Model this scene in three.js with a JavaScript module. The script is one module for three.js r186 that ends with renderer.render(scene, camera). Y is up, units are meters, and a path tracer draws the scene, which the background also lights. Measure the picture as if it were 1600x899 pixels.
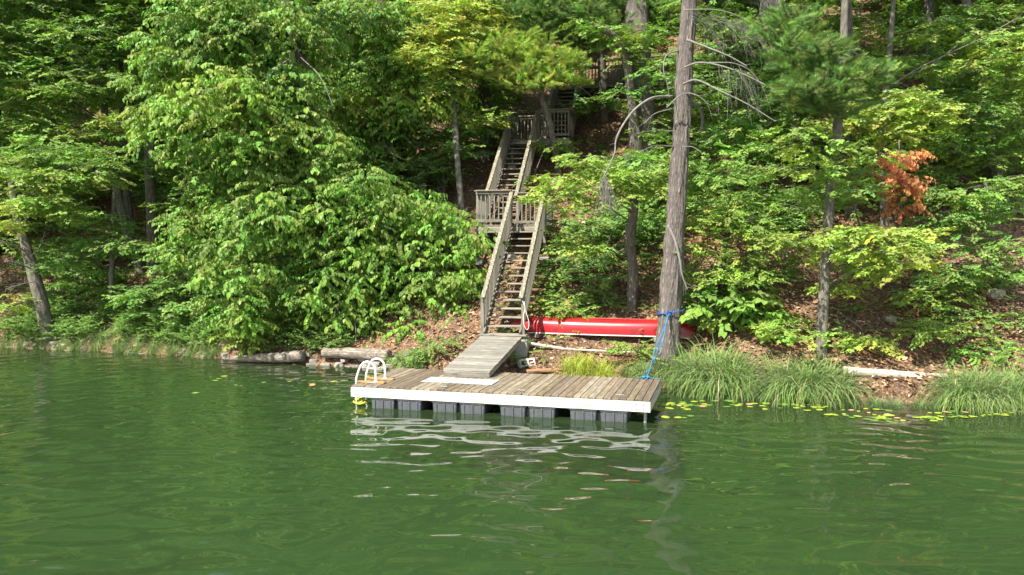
import * as THREE from 'three';
import { ImprovedNoise } from 'three/addons/math/ImprovedNoise.js';
import { RoundedBoxGeometry } from 'three/addons/geometries/RoundedBoxGeometry.js';
import { mergeGeometries, toCreasedNormals } from 'three/addons/utils/BufferGeometryUtils.js';

// ------------------------------------------------------------------ camera, sky, sun, exposure
const EYE = 3.25, F = 1250, PITCH = Math.atan(62 / F);
const scene = new THREE.Scene();
const camera = new THREE.PerspectiveCamera(2 * Math.atan(449.5 / F) * 180 / Math.PI, 1600 / 899, 0.1, 600);
camera.position.set(0, EYE, 0);
camera.rotation.x = -PITCH;
scene.add(camera);

const SUN = new THREE.Vector3(-0.42, 0.80, 0.46).normalize();
{ // a hazy summer sky with thin cloud
  const W = 512, H = 256, d = new Float32Array(W * H * 4), n3 = new ImprovedNoise();
  for (let y = 0; y < H; y++) for (let x = 0; x < W; x++) {
    const el = ((y + 0.5) / H - 0.5) * Math.PI, az = (x / W) * 2 * Math.PI, c = Math.cos(el), p = [c * Math.cos(az), Math.sin(el), c * Math.sin(az)];
    const t = Math.pow(Math.max(p[1], 0), 0.45), k = (y * W + x) * 4;
    let q = 0, amp = 0.5, f = 2.2;
    for (let o = 0; o < 5; o++) { q += amp * n3.noise(p[0] * f + 7, p[1] * f * 1.8 + 3, p[2] * f + 11); amp *= 0.55; f *= 2.1; }
    const cloud = Math.min(1, Math.max(0, (q + 0.12) * 2.2)) * 0.75;
    const air = [0.80 - 0.50 * t, 0.86 - 0.36 * t, 0.92 - 0.18 * t], white = [1.0, 0.99, 0.96];
    for (let i = 0; i < 3; i++) d[k + i] = 0.60 * (air[i] + (white[i] - air[i]) * cloud);
    d[k + 3] = 1;
  }
  const t = new THREE.DataTexture(d, W, H, THREE.RGBAFormat, THREE.FloatType);
  t.mapping = THREE.EquirectangularReflectionMapping; t.magFilter = t.minFilter = THREE.LinearFilter; t.needsUpdate = true;
  scene.background = t; scene.environment = t;
}
const sun = new THREE.DirectionalLight(new THREE.Color(1, 0.95, 0.84), 5);
sun.position.copy(SUN).multiplyScalar(80).add(new THREE.Vector3(0, 0, -22));
sun.target.position.set(0, 3, -22);
sun.castShadow = true;
sun.shadow.mapSize.set(4096, 4096);
Object.assign(sun.shadow.camera, { left: -35, right: 35, top: 35, bottom: -35, near: 1, far: 180 });
scene.add(sun, sun.target);
const renderer = new THREE.WebGLRenderer({ antialias: true });
renderer.toneMapping = THREE.LinearToneMapping;
renderer.toneMappingExposure = 2.75;
renderer.shadowMap.enabled = true;

// ------------------------------------------------------------------ helpers
const V = (x, y, z) => new THREE.Vector3(x, y, z);
function rng(seed) {
  let s = seed >>> 0;
  return () => { s = (s + 0x6d2b79f5) | 0; let t = Math.imul(s ^ (s >>> 15), 1 | s); t = (t + Math.imul(t ^ (t >>> 7), 61 | t)) ^ t; return ((t ^ (t >>> 14)) >>> 0) / 4294967296; };
}
const hash = (str) => { let h = 2166136261; for (const c of str) h = Math.imul(h ^ c.charCodeAt(0), 16777619); return h >>> 0; };
const R = rng(77);
const rr = (r, a, b) => a + (b - a) * r();
const IN = new ImprovedNoise();
const noise = (x, y = 0, z = 0) => IN.noise(x + 100.3, y + 50.7, z + 20.1);
const fbm = (x, y, z = 0, o = 4) => { let s = 0, a = 0.5; for (let i = 0; i < o; i++) { s += a * noise(x, y, z + i * 7); x *= 2.03; y *= 2.03; z *= 2.03; a *= 0.5; } return s; };
const clamp = (v, a = 0, b = 1) => Math.min(b, Math.max(a, v));
const sstep = (a, b, v) => { const t = clamp((v - a) / (b - a)); return t * t * (3 - 2 * t); };
const lerp = (a, b, t) => a + (b - a) * t;
const cp = Math.cos(PITCH), sp = Math.sin(PITCH);
function dirOf(px, py) {                       // direction through a point of the photograph, forward component 1
  const x = (px - 800) / F, y = -(py - 449.5) / F;
  const yy = y * cp - sp, zz = -(cp + y * sp);
  return V(x / -zz, yy / -zz, -1);
}
const at = (px, py, Z) => dirOf(px, py).multiplyScalar(Z).add(V(0, EYE, 0));
const SHORE = [[-90, 46], [-40, 33], [-16.6, 25.9], [-11.8, 24.6], [-8.35, 23.2], [-5.3, 22.05], [-3.4, 21.2], [-1.6, 19.7], [0.4, 19.1], [2.2, 18.75], [3.6, 18.35], [5.5, 17.15], [7.9, 16.45], [10.3, 16.05], [30, 13], [90, 10]];
function shoreZ(x) {
  let i = 0;
  while (i < SHORE.length - 2 && x > SHORE[i + 1][0]) i++;
  const [x0, z0] = SHORE[i], [x1, z1] = SHORE[i + 1];
  const t = clamp((x - x0) / (x1 - x0));
  return lerp(z0, z1, t) + 0.22 * noise(x * 0.9, 3.3) + 0.1 * noise(x * 2.7, 8.1);
}
function ground(x, Z) {
  const d = Z - shoreZ(x);
  let h;
  if (d < 0) h = -0.05 - 0.34 * Math.min(-d, 1.5) - 0.5 * clamp(-d - 1.5, 0, 5);
  else if (d < 0.5) h = -0.05 + 0.36 * sstep(0, 0.5, d) ;
  else if (d < 1.4) h = 0.31 + 0.44 * (d - 0.5) / 0.9;
  else h = 0.75 + 0.6 * (d - 1.4);
  if (d > 60) h -= 0.55 * (d - 60);
  return h + (d > 0 ? clamp(d / 2) * (0.32 * noise(x * 0.33, Z * 0.33) + 0.12 * noise(x * 1.1, Z * 1.1)) + clamp(d / 0.5) * 0.03 * noise(x * 4, Z * 4) : 0.05 * noise(x, Z));
}
function G(px, py, zMin = 12) {                // the point of the ground that shows at a pixel
  const d = dirOf(px, py);
  let prev = zMin;
  for (let Z = zMin; Z < 70; Z += 0.05) {
    const p = d.clone().multiplyScalar(Z);
    if (p.y + EYE < Math.max(ground(p.x, Z), -0.02)) break;
    prev = Z;
  }
  const p = d.multiplyScalar(prev);
  return V(p.x, ground(p.x, prev), -prev);
}
const onGround = (x, Z) => V(x, ground(x, Z), -Z);
const names = {};
function numbered(n) { names[n] = (names[n] ?? -1) + 1; return names[n] ? `${n}_${String(names[n]).padStart(3, '0')}` : n; }
function tag(o, label, category, group) { o.userData.label = label; o.userData.category = category; if (group) o.userData.group = group; return o; }
function thing(name, label, category, pos, group, turn = 0) {
  const o = new THREE.Group(); o.name = numbered(name); o.position.copy(pos); o.rotation.y = turn; scene.add(o);
  return tag(o, label, category, group);
}
function part(name, geo, mat, parent, pos, rot) {
  const m = new THREE.Mesh(geo, mat); m.name = name; m.castShadow = m.receiveShadow = true; parent.add(m);
  if (pos) m.position.set(...pos); if (rot) m.rotation.set(...rot);
  return m;
}
function struct(name, geo, mat) { const m = part(name, geo, mat, scene); m.userData.kind = 'structure'; return m; }
// a box with small chamfers, uv in metres along its longest side
const boxCache = {};
function box(w, h, d, r = 0.006) {
  const k = [w, h, d, r].map((v) => v.toFixed(4)).join();
  if (boxCache[k]) return boxCache[k];
  const g = new RoundedBoxGeometry(w, h, d, 1, Math.min(r, w * 0.3, h * 0.3, d * 0.3));
  return (boxCache[k] = woodUV(g));
}
function woodUV(g, off = 0) {                  // u across the grain, v along it (the longest axis), in metres
  g.computeBoundingBox();
  const s = g.boundingBox.getSize(V(0, 0, 0)).toArray(), L = s.indexOf(Math.max(...s));
  const p = g.attributes.position, n = g.attributes.normal, uv = new Float32Array(p.count * 2);
  const A = [0, 1, 2].filter((a) => a !== L);
  for (let i = 0; i < p.count; i++) {
    const c = [p.getX(i), p.getY(i), p.getZ(i)], m = [n.getX(i), n.getY(i), n.getZ(i)].map(Math.abs);
    uv[2 * i] = (m[A[0]] > m[A[1]] ? c[A[1]] + 0.37 : c[A[0]]) + off;
    uv[2 * i + 1] = m[L] > 0.7 ? c[A[1]] : c[L] + off * 3.1;
  }
  g.setAttribute('uv', new THREE.BufferAttribute(uv, 2));
  return g;
}
// a tapered tube along points [Vector3], radii [..]; lumps and furrows moves the surface
function tube(pts, radii, seg = 6, { rings = 0, furrow = 0, lump = 0, seed = 0, flare = 0, cap = true } = {}) {
  let P = pts, Q = radii;
  if (rings) {
    const c = new THREE.CatmullRomCurve3(pts, false, 'centripetal');
    P = []; Q = [];
    for (let i = 0; i <= rings; i++) {
      const t = i / rings, f = t * (pts.length - 1), k = Math.min(Math.floor(f), pts.length - 2);
      P.push(c.getPoint(t)); Q.push(lerp(radii[k], radii[k + 1], f - k));
    }
  }
  const pos = [], uv = [], idx = [];
  let nrm = V(1, 0, 0), len = 0;
  for (let i = 0; i < P.length; i++) {
    const t = P[Math.min(i + 1, P.length - 1)].clone().sub(P[Math.max(i - 1, 0)]).normalize();
    nrm = nrm.clone().sub(t.clone().multiplyScalar(nrm.dot(t)));
    if (nrm.lengthSq() < 1e-4) nrm = V(0, 0, 1).sub(t.clone().multiplyScalar(t.z));
    nrm.normalize();
    const b = t.clone().cross(nrm);
    if (i) len += P[i].distanceTo(P[i - 1]);
    for (let j = 0; j <= seg; j++) {
      const a = (j % seg) / seg * Math.PI * 2, ca = Math.cos(a), sa = Math.sin(a);
      let r = Q[i];
      if (flare) r *= 1 + flare * Math.exp(-len / 0.28) * (0.65 + 0.5 * Math.cos(a * 4 + seed) + 0.25 * Math.cos(a * 7));
      if (lump) r *= 1 + lump * noise(ca * 1.3 + seed, sa * 1.3, len * 1.6) * 2;
      if (furrow) { const w = len * 0.9 + seed; r += furrow * (Math.abs(noise(ca * 5.5, sa * 5.5, w * 1.4)) * 2.4 - 0.6 + 0.5 * noise(ca * 11, sa * 11, w * 5)); }
      pos.push(P[i].x + (nrm.x * ca + b.x * sa) * r, P[i].y + (nrm.y * ca + b.y * sa) * r, P[i].z + (nrm.z * ca + b.z * sa) * r);
      uv.push(j / seg * Math.max(1, Math.round(Q[0] * 6.28 / 0.6)) * 0.6 , len);
    }
  }
  for (let i = 0; i < P.length - 1; i++) for (let j = 0; j < seg; j++) {
    const a = i * (seg + 1) + j, c = a + seg + 1;
    idx.push(a, a + 1, c, a + 1, c + 1, c);
  }
  if (cap) for (const [row, flip] of [[0, 1], [P.length - 1, 0]]) {
    const c = pos.length / 3; pos.push(P[row].x, P[row].y, P[row].z); uv.push(0.3, 0.3);
    for (let j = 0; j < seg; j++) { const a = row * (seg + 1) + j; flip ? idx.push(c, a + 1, a) : idx.push(c, a, a + 1); }
  }
  const g = new THREE.BufferGeometry();
  g.setAttribute('position', new THREE.Float32BufferAttribute(pos, 3));
  g.setAttribute('uv', new THREE.Float32BufferAttribute(uv, 2));
  g.setIndex(idx); g.computeVertexNormals();
  // weld the normals of the seam
  const n = g.attributes.normal;
  for (let i = 0; i < P.length; i++) {
    const a = i * (seg + 1), e = a + seg, x = n.getX(a) + n.getX(e), y = n.getY(a) + n.getY(e), z = n.getZ(a) + n.getZ(e), l = Math.hypot(x, y, z) || 1;
    n.setXYZ(a, x / l, y / l, z / l); n.setXYZ(e, x / l, y / l, z / l);
  }
  return g;
}
const merge = (list) => mergeGeometries(list.map((g) => { const q = g.index ? g.toNonIndexed() : g; for (const k of Object.keys(q.attributes)) if (!['position', 'normal', 'uv'].includes(k)) q.deleteAttribute(k); return q; }));

// ------------------------------------------------------------------ textures (tileable noise)
function tnoise(x, y, p, q, s) {               // value noise with period p, q
  const h = (i, j) => { let n = Math.imul(((i % p) + p) % p + s * 131, 374761393) ^ Math.imul(((j % q) + q) % q + s * 17, 668265263); n = Math.imul(n ^ (n >>> 13), 1274126177); return ((n ^ (n >>> 16)) >>> 0) / 4294967296; };
  const i = Math.floor(x), j = Math.floor(y), u = x - i, v = y - j, a = u * u * (3 - 2 * u), b = v * v * (3 - 2 * v);
  return lerp(lerp(h(i, j), h(i + 1, j), a), lerp(h(i, j + 1), h(i + 1, j + 1), a), b);
}
const tf = (u, v, p, q, s, o = 3) => { let r = 0, a = 1, t = 0; for (let k = 0; k < o; k++) { r += a * tnoise(u * p, v * q, p, q, s + k); t += a; a *= 0.55; p *= 2; q *= 2; } return r / t; };
function tex(n, m, fn, repeat = [1, 1], srgb = true) {
  const d = new Uint8Array(n * m * 4);
  for (let y = 0; y < m; y++) for (let x = 0; x < n; x++) {
    const c = fn(x / n, y / m), i = (y * n + x) * 4;
    for (let k = 0; k < 3; k++) { const v = clamp(Array.isArray(c) ? c[k] : c); d[i + k] = 255 * (srgb ? Math.pow(v, 1 / 2.2) : v); }
    d[i + 3] = 255;
  }
  const t = new THREE.DataTexture(d, n, m);
  t.wrapS = t.wrapT = THREE.RepeatWrapping; t.magFilter = THREE.LinearFilter; t.minFilter = THREE.LinearMipmapLinearFilter; t.generateMipmaps = true;
  t.repeat.set(...repeat); if (srgb) t.colorSpace = THREE.SRGBColorSpace; t.needsUpdate = true;
  return t;
}
// weathered board: 0.5 m across, 1.5 m along
const woodFn = (u, v) => { const g = tf(u, v, 60, 5, 1, 3), f = tf(u, v, 14, 3, 5, 3), b = tf(u, v, 5, 8, 9, 4), k = sstep(0.66, 0.8, tf(u, v, 9, 20, 13, 3)); return 0.42 + 0.5 * g * f * 1.6 + 0.26 * (b - 0.5) - 0.18 * k; };
const woodMap = tex(512, 512, (u, v) => { const w = 1.35 * woodFn(u, v) - 0.2; return [w, w * 0.97, w * 0.93]; }, [2, 0.66]);
const woodBump = tex(512, 512, (u, v) => woodFn(u, v), [2, 0.66], false);
const lichenMap = tex(512, 512, (u, v) => { const w = woodFn(u, v) * 0.8, k = sstep(0.56, 0.63, tf(u, v, 12, 30, 31, 4)); return [lerp(w, 0.95, k), lerp(w * 0.98, 0.92, k), lerp(w * 0.9, 0.78, k)]; }, [2, 0.66]);
const barkFn = (u, v) => { const a = Math.abs(tf(u, v, 22, 5, 2, 4) - 0.5) * 3.2, b = tf(u, v, 44, 16, 8, 3); return clamp(0.25 + 0.6 * a + 0.4 * (b - 0.4)); };
const barkMap = tex(512, 512, (u, v) => { const b = 0.12 + 0.95 * Math.pow(barkFn(u, v), 1.3), k = sstep(0.6, 0.75, tf(u, v, 7, 6, 40, 4)) * 0.35; return [lerp(b, 0.8, k), lerp(b, 0.82, k), lerp(b, 0.76, k)]; }, [1 / 0.6, 1 / 1.2]);
const barkBump = tex(512, 512, barkFn, [1 / 0.6, 1 / 1.2], false);
const stoneFn = (u, v) => 0.55 + 0.5 * (tf(u, v, 6, 6, 3, 5) - 0.5) + 0.35 * (tf(u, v, 60, 60, 11, 2) - 0.5);
const stoneMap = tex(256, 256, (u, v) => { const s = stoneFn(u, v), k = sstep(0.55, 0.7, tf(u, v, 9, 9, 51, 4)); return [s, s * lerp(0.98, 1, k), s * lerp(0.94, 0.82, k)]; });
const stoneBump = tex(256, 256, stoneFn, [1, 1], false);
const paintMap = tex(512, 512, (u, v) => { const w = tf(u, v, 50, 4, 61, 3), k = sstep(0.60, 0.72, tf(u, v, 8, 14, 71, 4)); const a = 0.93 + 0.08 * w; return [lerp(a, 0.58, k * 0.7), lerp(a, 0.55, k * 0.75), lerp(a, 0.48, k * 0.8)]; }, [1.5, 0.5]);
const scuffMap = tex(512, 256, (u, v) => { const a = sstep(0.62, 0.8, tf(u, v, 6, 70, 91, 3)), b = tf(u, v, 5, 5, 97, 4), c = sstep(0.62, 0.7, tf(u, v, 14, 14, 93, 4)); const m = 0.72 + 0.28 * b; return [m + 0.2 * a - 0.25 * c, m * (0.9 + 3 * a + 2.2 * c), m * (0.9 + 3 * a + 1.2 * c)]; }, [0.5, 1]);
const litterFn = (() => {                      // a mat of fallen leaves, 1.6 m a side: overlapping leaf-shaped flecks
  const N = 512, buf = new Float32Array(N * N * 3).fill(0.05), hh = new Float32Array(N * N), r = rng(5);
  for (let i = 0; i < N * N; i++) { buf[3 * i] = 0.085; buf[3 * i + 1] = 0.055; buf[3 * i + 2] = 0.036; }
  const tones = [[0.24, 0.15, 0.095], [0.32, 0.22, 0.15], [0.16, 0.10, 0.068], [0.40, 0.30, 0.22], [0.21, 0.115, 0.066], [0.12, 0.082, 0.058], [0.28, 0.21, 0.16]];
  for (let k = 0; k < 2600; k++) {
    const cx = r() * N, cy = r() * N, a = r() * 6.28, L = rr(r, 9, 19), W = L * rr(r, 0.35, 0.6), t = tones[Math.floor(r() * tones.length)], m = rr(r, 0.75, 1.2), ca = Math.cos(a), sa = Math.sin(a), top = r();
    for (let y = -20; y <= 20; y++) for (let x = -20; x <= 20; x++) {
      const p = (x * ca + y * sa) / L, q = (-x * sa + y * ca) / W;
      if (p * p + Math.abs(q) * (1 + 0.3 * Math.abs(p)) > 0.8) continue;
      const i = ((((Math.round(cy) + y) % N) + N) % N) * N + (((Math.round(cx) + x) % N) + N) % N;
      const rib = Math.abs(q) < 0.07 ? 1.15 : 1;
      for (let c = 0; c < 3; c++) buf[3 * i + c] = t[c] * m * rib;
      hh[i] = 0.2 + 0.6 * top + 0.2 * q;
    }
  }
  return { N, buf, hh };
})();
const litterMap = tex(512, 512, (u, v) => { const i = Math.round(v * 512) * 512 + Math.round(u * 512); return [litterFn.buf[3 * i], litterFn.buf[3 * i + 1], litterFn.buf[3 * i + 2]]; }, [1 / 1.6, 1 / 1.6]);
const litterBump = tex(512, 512, (u, v) => litterFn.hh[Math.round(v * 512) * 512 + Math.round(u * 512)], [1 / 1.6, 1 / 1.6], false);

// ------------------------------------------------------------------ materials
const rgb = (r, g, b) => new THREE.Color().setRGB(r, g, b);
const std = (o) => new THREE.MeshStandardMaterial(o);
const wood = (c, m = woodMap, o = {}) => std({ color: rgb(...c), map: m, roughness: 0.85, bumpMap: woodBump, bumpScale: 0.004, ...o });
const M = {
  deck: [[0.22, 0.168, 0.108], [0.28, 0.222, 0.15], [0.175, 0.132, 0.09], [0.32, 0.268, 0.198], [0.25, 0.20, 0.147]].map((c) => wood(c)),
  honey: wood([0.46, 0.27, 0.10]),
  ramp: [[0.28, 0.262, 0.225], [0.325, 0.305, 0.27], [0.235, 0.222, 0.19]].map((c) => wood(c)),
  rampSide: wood([0.33, 0.30, 0.25]),
  stair: [[0.23, 0.215, 0.175], [0.26, 0.245, 0.20], [0.20, 0.185, 0.15]].map((c) => wood(c)),
  tread: wood([0.33, 0.30, 0.25]),
  handrail: wood([0.29, 0.265, 0.21], lichenMap),
  white: std({ color: rgb(0.47, 0.46, 0.445), map: paintMap, roughness: 0.6 }),
  plate: std({ color: rgb(0.36, 0.37, 0.38), map: paintMap, roughness: 0.45 }),
  float: new THREE.MeshPhysicalMaterial({ color: rgb(0.105, 0.115, 0.135), map: stoneMap, roughness: 0.5, bumpMap: stoneBump, bumpScale: 0.002 }),
  tubeWhite: new THREE.MeshPhysicalMaterial({ color: rgb(0.70, 0.70, 0.68), roughness: 0.3 }),
  yellow: new THREE.MeshPhysicalMaterial({ color: rgb(0.72, 0.60, 0.05), roughness: 0.4 }),
  steel: std({ color: rgb(0.16, 0.16, 0.16), roughness: 0.45, metalness: 0.6 }),
  galv: std({ color: rgb(0.5, 0.5, 0.49), roughness: 0.5, metalness: 0.5, map: stoneMap }),
  red: new THREE.MeshPhysicalMaterial({ color: rgb(0.37, 0.008, 0.013), map: scuffMap, roughness: 0.4, clearcoat: 0.5, clearcoatRoughness: 0.22, bumpMap: stoneBump, bumpScale: 0.0015 }),
  gunwale: std({ color: rgb(0.55, 0.5, 0.46), roughness: 0.5 }),
  dark: std({ color: rgb(0.02, 0.02, 0.02), roughness: 0.7 }),
  concrete: std({ color: rgb(0.46, 0.45, 0.41), map: stoneMap, bumpMap: stoneBump, bumpScale: 0.006, roughness: 0.95 }),
  block: std({ color: rgb(0.80, 0.79, 0.77), map: stoneMap, bumpMap: stoneBump, bumpScale: 0.006, roughness: 0.95 }),
  rock: [[0.40, 0.37, 0.34], [0.50, 0.45, 0.40], [0.30, 0.275, 0.25]].map((c) => std({ color: rgb(...c), map: stoneMap, bumpMap: stoneBump, bumpScale: 0.02, roughness: 0.95 })),
  blue: std({ color: rgb(0.018, 0.07, 0.22), roughness: 0.7 }),
  teal: std({ color: rgb(0.025, 0.14, 0.26), roughness: 0.7 }),
  cord: std({ color: rgb(0.7, 0.68, 0.62), roughness: 0.8 }),
  barkPine: std({ color: rgb(0.27, 0.225, 0.20), map: barkMap, bumpMap: barkBump, bumpScale: 0.035, roughness: 1 }),
  barkGrey: std({ color: rgb(0.235, 0.205, 0.165), map: barkMap, bumpMap: barkBump, bumpScale: 0.008, roughness: 1 }),
  barkDark: std({ color: rgb(0.13, 0.112, 0.093), map: barkMap, bumpMap: barkBump, bumpScale: 0.015, roughness: 1 }),
  dead: std({ color: rgb(0.33, 0.30, 0.27), map: barkMap, roughness: 1 }),
  log: std({ color: rgb(0.36, 0.30, 0.24), map: barkMap, bumpMap: woodBump, bumpScale: 0.01, roughness: 1 }),
  drift: std({ color: rgb(0.60, 0.54, 0.46), map: woodMap, bumpMap: woodBump, bumpScale: 0.01, roughness: 1 }),
  brownBoard: wood([0.42, 0.22, 0.12]),
  leaf: new THREE.MeshPhysicalMaterial({ color: rgb(1, 1, 1), roughness: 0.88, transmission: 0.5, thickness: 0, side: THREE.DoubleSide, specularIntensity: 0.5, clearcoat: 0.3, clearcoatRoughness: 0.32 }),
  needle: new THREE.MeshPhysicalMaterial({ color: rgb(1, 1, 1), roughness: 0.9, transmission: 0.35, thickness: 0, specularIntensity: 0.4, side: THREE.DoubleSide }),
  grass: new THREE.MeshPhysicalMaterial({ color: rgb(1, 1, 1), roughness: 0.85, transmission: 0.4, thickness: 0, specularIntensity: 0.5, side: THREE.DoubleSide }),
  litter: std({ color: rgb(0.82, 0.74, 0.64), roughness: 0.95, side: THREE.DoubleSide }),
  pad: new THREE.MeshPhysicalMaterial({ color: rgb(0.25, 0.31, 0.03), roughness: 0.45, side: THREE.DoubleSide }),
  padGreen: new THREE.MeshPhysicalMaterial({ color: rgb(0.10, 0.19, 0.03), roughness: 0.4, side: THREE.DoubleSide }),
  padOld: new THREE.MeshPhysicalMaterial({ color: rgb(0.52, 0.26, 0.13), roughness: 0.6, side: THREE.DoubleSide }),
};

// ------------------------------------------------------------------ ground and water
function axis(lo, fineLo, fineHi, hi, fine, coarse) {
  const a = [];
  for (let v = lo; v < fineLo - 1e-6; v += coarse) a.push(v);
  for (let v = fineLo; v < fineHi - 1e-6; v += fine) a.push(v);
  for (let v = fineHi; v <= hi + 1e-6; v += coarse) a.push(v);
  return a;
}
function sheet(xs, zs, h, nrm) {
  const nx = xs.length, nz = zs.length, pos = new Float32Array(nx * nz * 3), uv = new Float32Array(nx * nz * 2), nn = nrm && new Float32Array(nx * nz * 3), idx = [];
  for (let j = 0; j < nz; j++) for (let i = 0; i < nx; i++) {
    const k = j * nx + i, x = xs[i], Z = zs[j];
    pos.set([x, h(x, Z), -Z], 3 * k); uv.set([x, Z], 2 * k);
    if (nn) nn.set(nrm(x, Z), 3 * k);
    if (i < nx - 1 && j < nz - 1) idx.push(k, k + 1, k + nx, k + 1, k + nx + 1, k + nx);
  }
  const g = new THREE.BufferGeometry();
  g.setAttribute('position', new THREE.BufferAttribute(pos, 3)); g.setAttribute('uv', new THREE.BufferAttribute(uv, 2)); g.setIndex(idx);
  if (nn) g.setAttribute('normal', new THREE.BufferAttribute(nn, 3)); else g.computeVertexNormals();
  return g;
}
{
  const g = sheet(axis(-140, -24, 20, 140, 0.2, 4), axis(-80, 11, 46, 130, 0.2, 4), ground);
  const n = g.attributes.position.count, c = new Float32Array(n * 3), p = g.attributes.position;
  for (let i = 0; i < n; i++) {                // brown leaf mould
    const x = p.getX(i), y = p.getY(i), z = p.getZ(i), a = fbm(x * 0.5, z * 0.5, 2) * 1.2;
    const m = 0.85 + 0.5 * a, t = sstep(0.05, 0.3, fbm(x * 0.8 + 9, z * 0.8, 6));
    const land = [m * lerp(1, 1.15, t), m * lerp(0.95, 0.95, t), m * lerp(0.9, 0.75, t)];
    c.set(land, 3 * i);
  }
  g.setAttribute('color', new THREE.BufferAttribute(c, 3));
  struct('ground', g, std({ color: rgb(0.74, 0.66, 0.55), map: litterMap, bumpMap: litterBump, bumpScale: 0.03, roughness: 1, vertexColors: true }));
}
{ // the lake bed: pale silt over the sunken part of the bank
  const g = sheet(axis(-140, -24, 20, 140, 0.25, 4), axis(-80, 5, 27, 55, 0.25, 4), (x, Z) => { const h = ground(x, Z); return h < -0.3 + 0.12 * noise(x * 1.3, Z * 1.3, 5) ? h + 0.03 : h - 0.3; });
  const n = g.attributes.position.count, c = new Float32Array(n * 3), p = g.attributes.position;
  for (let i = 0; i < n; i++) { const m = 0.9 + 0.5 * fbm(p.getX(i) * 0.3, p.getZ(i) * 0.3, 17); c.set([0.15 * m, 0.20 * m, 0.20 * m], 3 * i); }
  g.setAttribute('color', new THREE.BufferAttribute(c, 3));
  struct('lake_bed', g, std({ color: rgb(1, 1, 1), roughness: 1, vertexColors: true }));
}
{
  const r = rng(41), W = [];
  for (let i = 0; i < 32; i++) {
    const L = 0.27 * Math.pow(9, r()), a = (r() - 0.5) * 1.9 - 0.15, k = 2 * Math.PI / L, s = (L > 0.9 ? 0.0085 : 0.0195) * rr(r, 0.6, 1.2);
    W.push([Math.sin(a) * k, Math.cos(a) * k, s / k, r() * 6.28, rr(r, 0.15, 0.35), r() * 50]);
  }
  const env = (w, x, Z) => 0.35 + 1.3 * sstep(-0.28, 0.38, noise(x * w[4], Z * w[4] * 1.2, w[5]));
  const fade = (x, Z) => sstep(34, 24, Math.abs(x)) * sstep(2, 6, Z) * (0.45 + 0.55 * sstep(0, 3, shoreZ(x) - Z));
  const h = (x, Z) => { let y = 0; const f = fade(x, Z); if (f > 0) for (const w of W) { const wx = x + 0.25 * noise(x * 0.5, Z * 0.5, w[5]), wz = Z + 0.35 * noise(x * 0.6, Z * 0.6, w[5] + 9); y += w[2] * env(w, x, Z) * Math.sin(w[0] * wx + w[1] * wz + w[3]); } return y * f; };
  const e = 0.02, nrm = (x, Z) => { const dx = (h(x + e, Z) - h(x - e, Z)) / (2 * e), dz = -(h(x, Z + e) - h(x, Z - e)) / (2 * e), l = Math.hypot(dx, 1, dz); return [-dx / l, 1 / l, -dz / l]; };
  const g = sheet(axis(-120, -18, 13, 120, 0.075, 6), axis(-80, 7, 27, 55, 0.06, 4), h, nrm);
  struct('lake_water', g, new THREE.MeshPhysicalMaterial({ color: rgb(0.150, 0.255, 0.098), roughness: 0.03, ior: 1.33, transmission: 0.90, thickness: 0 }));
}

// ------------------------------------------------------------------ foliage building blocks
function triGeo(pos) {
  const g = new THREE.BufferGeometry();
  g.setAttribute('position', new THREE.Float32BufferAttribute(pos, 3)); g.computeVertexNormals();
  return g;
}
const mat4 = new THREE.Matrix4(), q4 = new THREE.Quaternion(), e4 = new THREE.Euler();
function leafTris(kind, L, r) {                // one leaf in its own axes: stem along +x, face up
  const out = [], T = (...v) => { for (const p of v) out.push(...p); };
  if (kind === 'ovate') {
    const w = L * rr(r, 0.33, 0.4), f = L * 0.1, dr = L * rr(r, 0.08, 0.22);
    const b = [0, 0, 0], c1 = [L * 0.3, 0.01 * L, 0], c2 = [L * 0.66, -dr * 0.35, 0], t = [L, -dr, 0];
    const s = (k) => { const a = [L * 0.3, f, k * w], d = [L * 0.64, f * 0.7 - dr * 0.35, k * w * 0.78]; T(b, c1, a); T(a, c1, c2); T(a, c2, d); T(d, c2, t); };
    s(1); s(-1);
  } else {                                     // lobed, three to five points
    const A = [0, 22, 40, 62, 82, 104, 128], Rr = [1, 0.62, 0.5, 0.86, 0.5, 0.6, 0.2], c = [L * 0.32, 0, 0], dr = L * rr(r, 0.06, 0.2), f = rr(r, 0.02, 0.16);
    for (const k of [1, -1]) for (let i = 0; i < 6; i++) {
      const P = (j) => { const a = A[j] * Math.PI / 180, q = Rr[j] * L * 0.68; return [c[0] + Math.cos(a) * q, Math.abs(Math.sin(a)) * q * f - dr * (q / L) * (q / L) * 1.6, k * Math.sin(a) * q]; };
      k > 0 ? T(c, P(i + 1), P(i)) : T(c, P(i), P(i + 1));
    }
  }
  return out;
}
function addLeaf(out, kind, L, r, p, yaw, pitch, roll) {
  q4.setFromEuler(e4.set(roll, yaw, pitch, 'YZX')); mat4.compose(V(...p), q4, V(1, 1, 1));
  const t = leafTris(kind, L, r), v = V(0, 0, 0);
  for (let i = 0; i < t.length; i += 3) { v.set(t[i], t[i + 1], t[i + 2]).applyMatrix4(mat4); out.push(v.x, v.y, v.z); }
}
function twigTris(out, a, b, w) {
  out.push(a[0], a[1], a[2] - w, a[0], a[1], a[2] + w, ...b, a[0], a[1] - w, a[2], a[0], a[1] + w, a[2], ...b);
}
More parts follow.
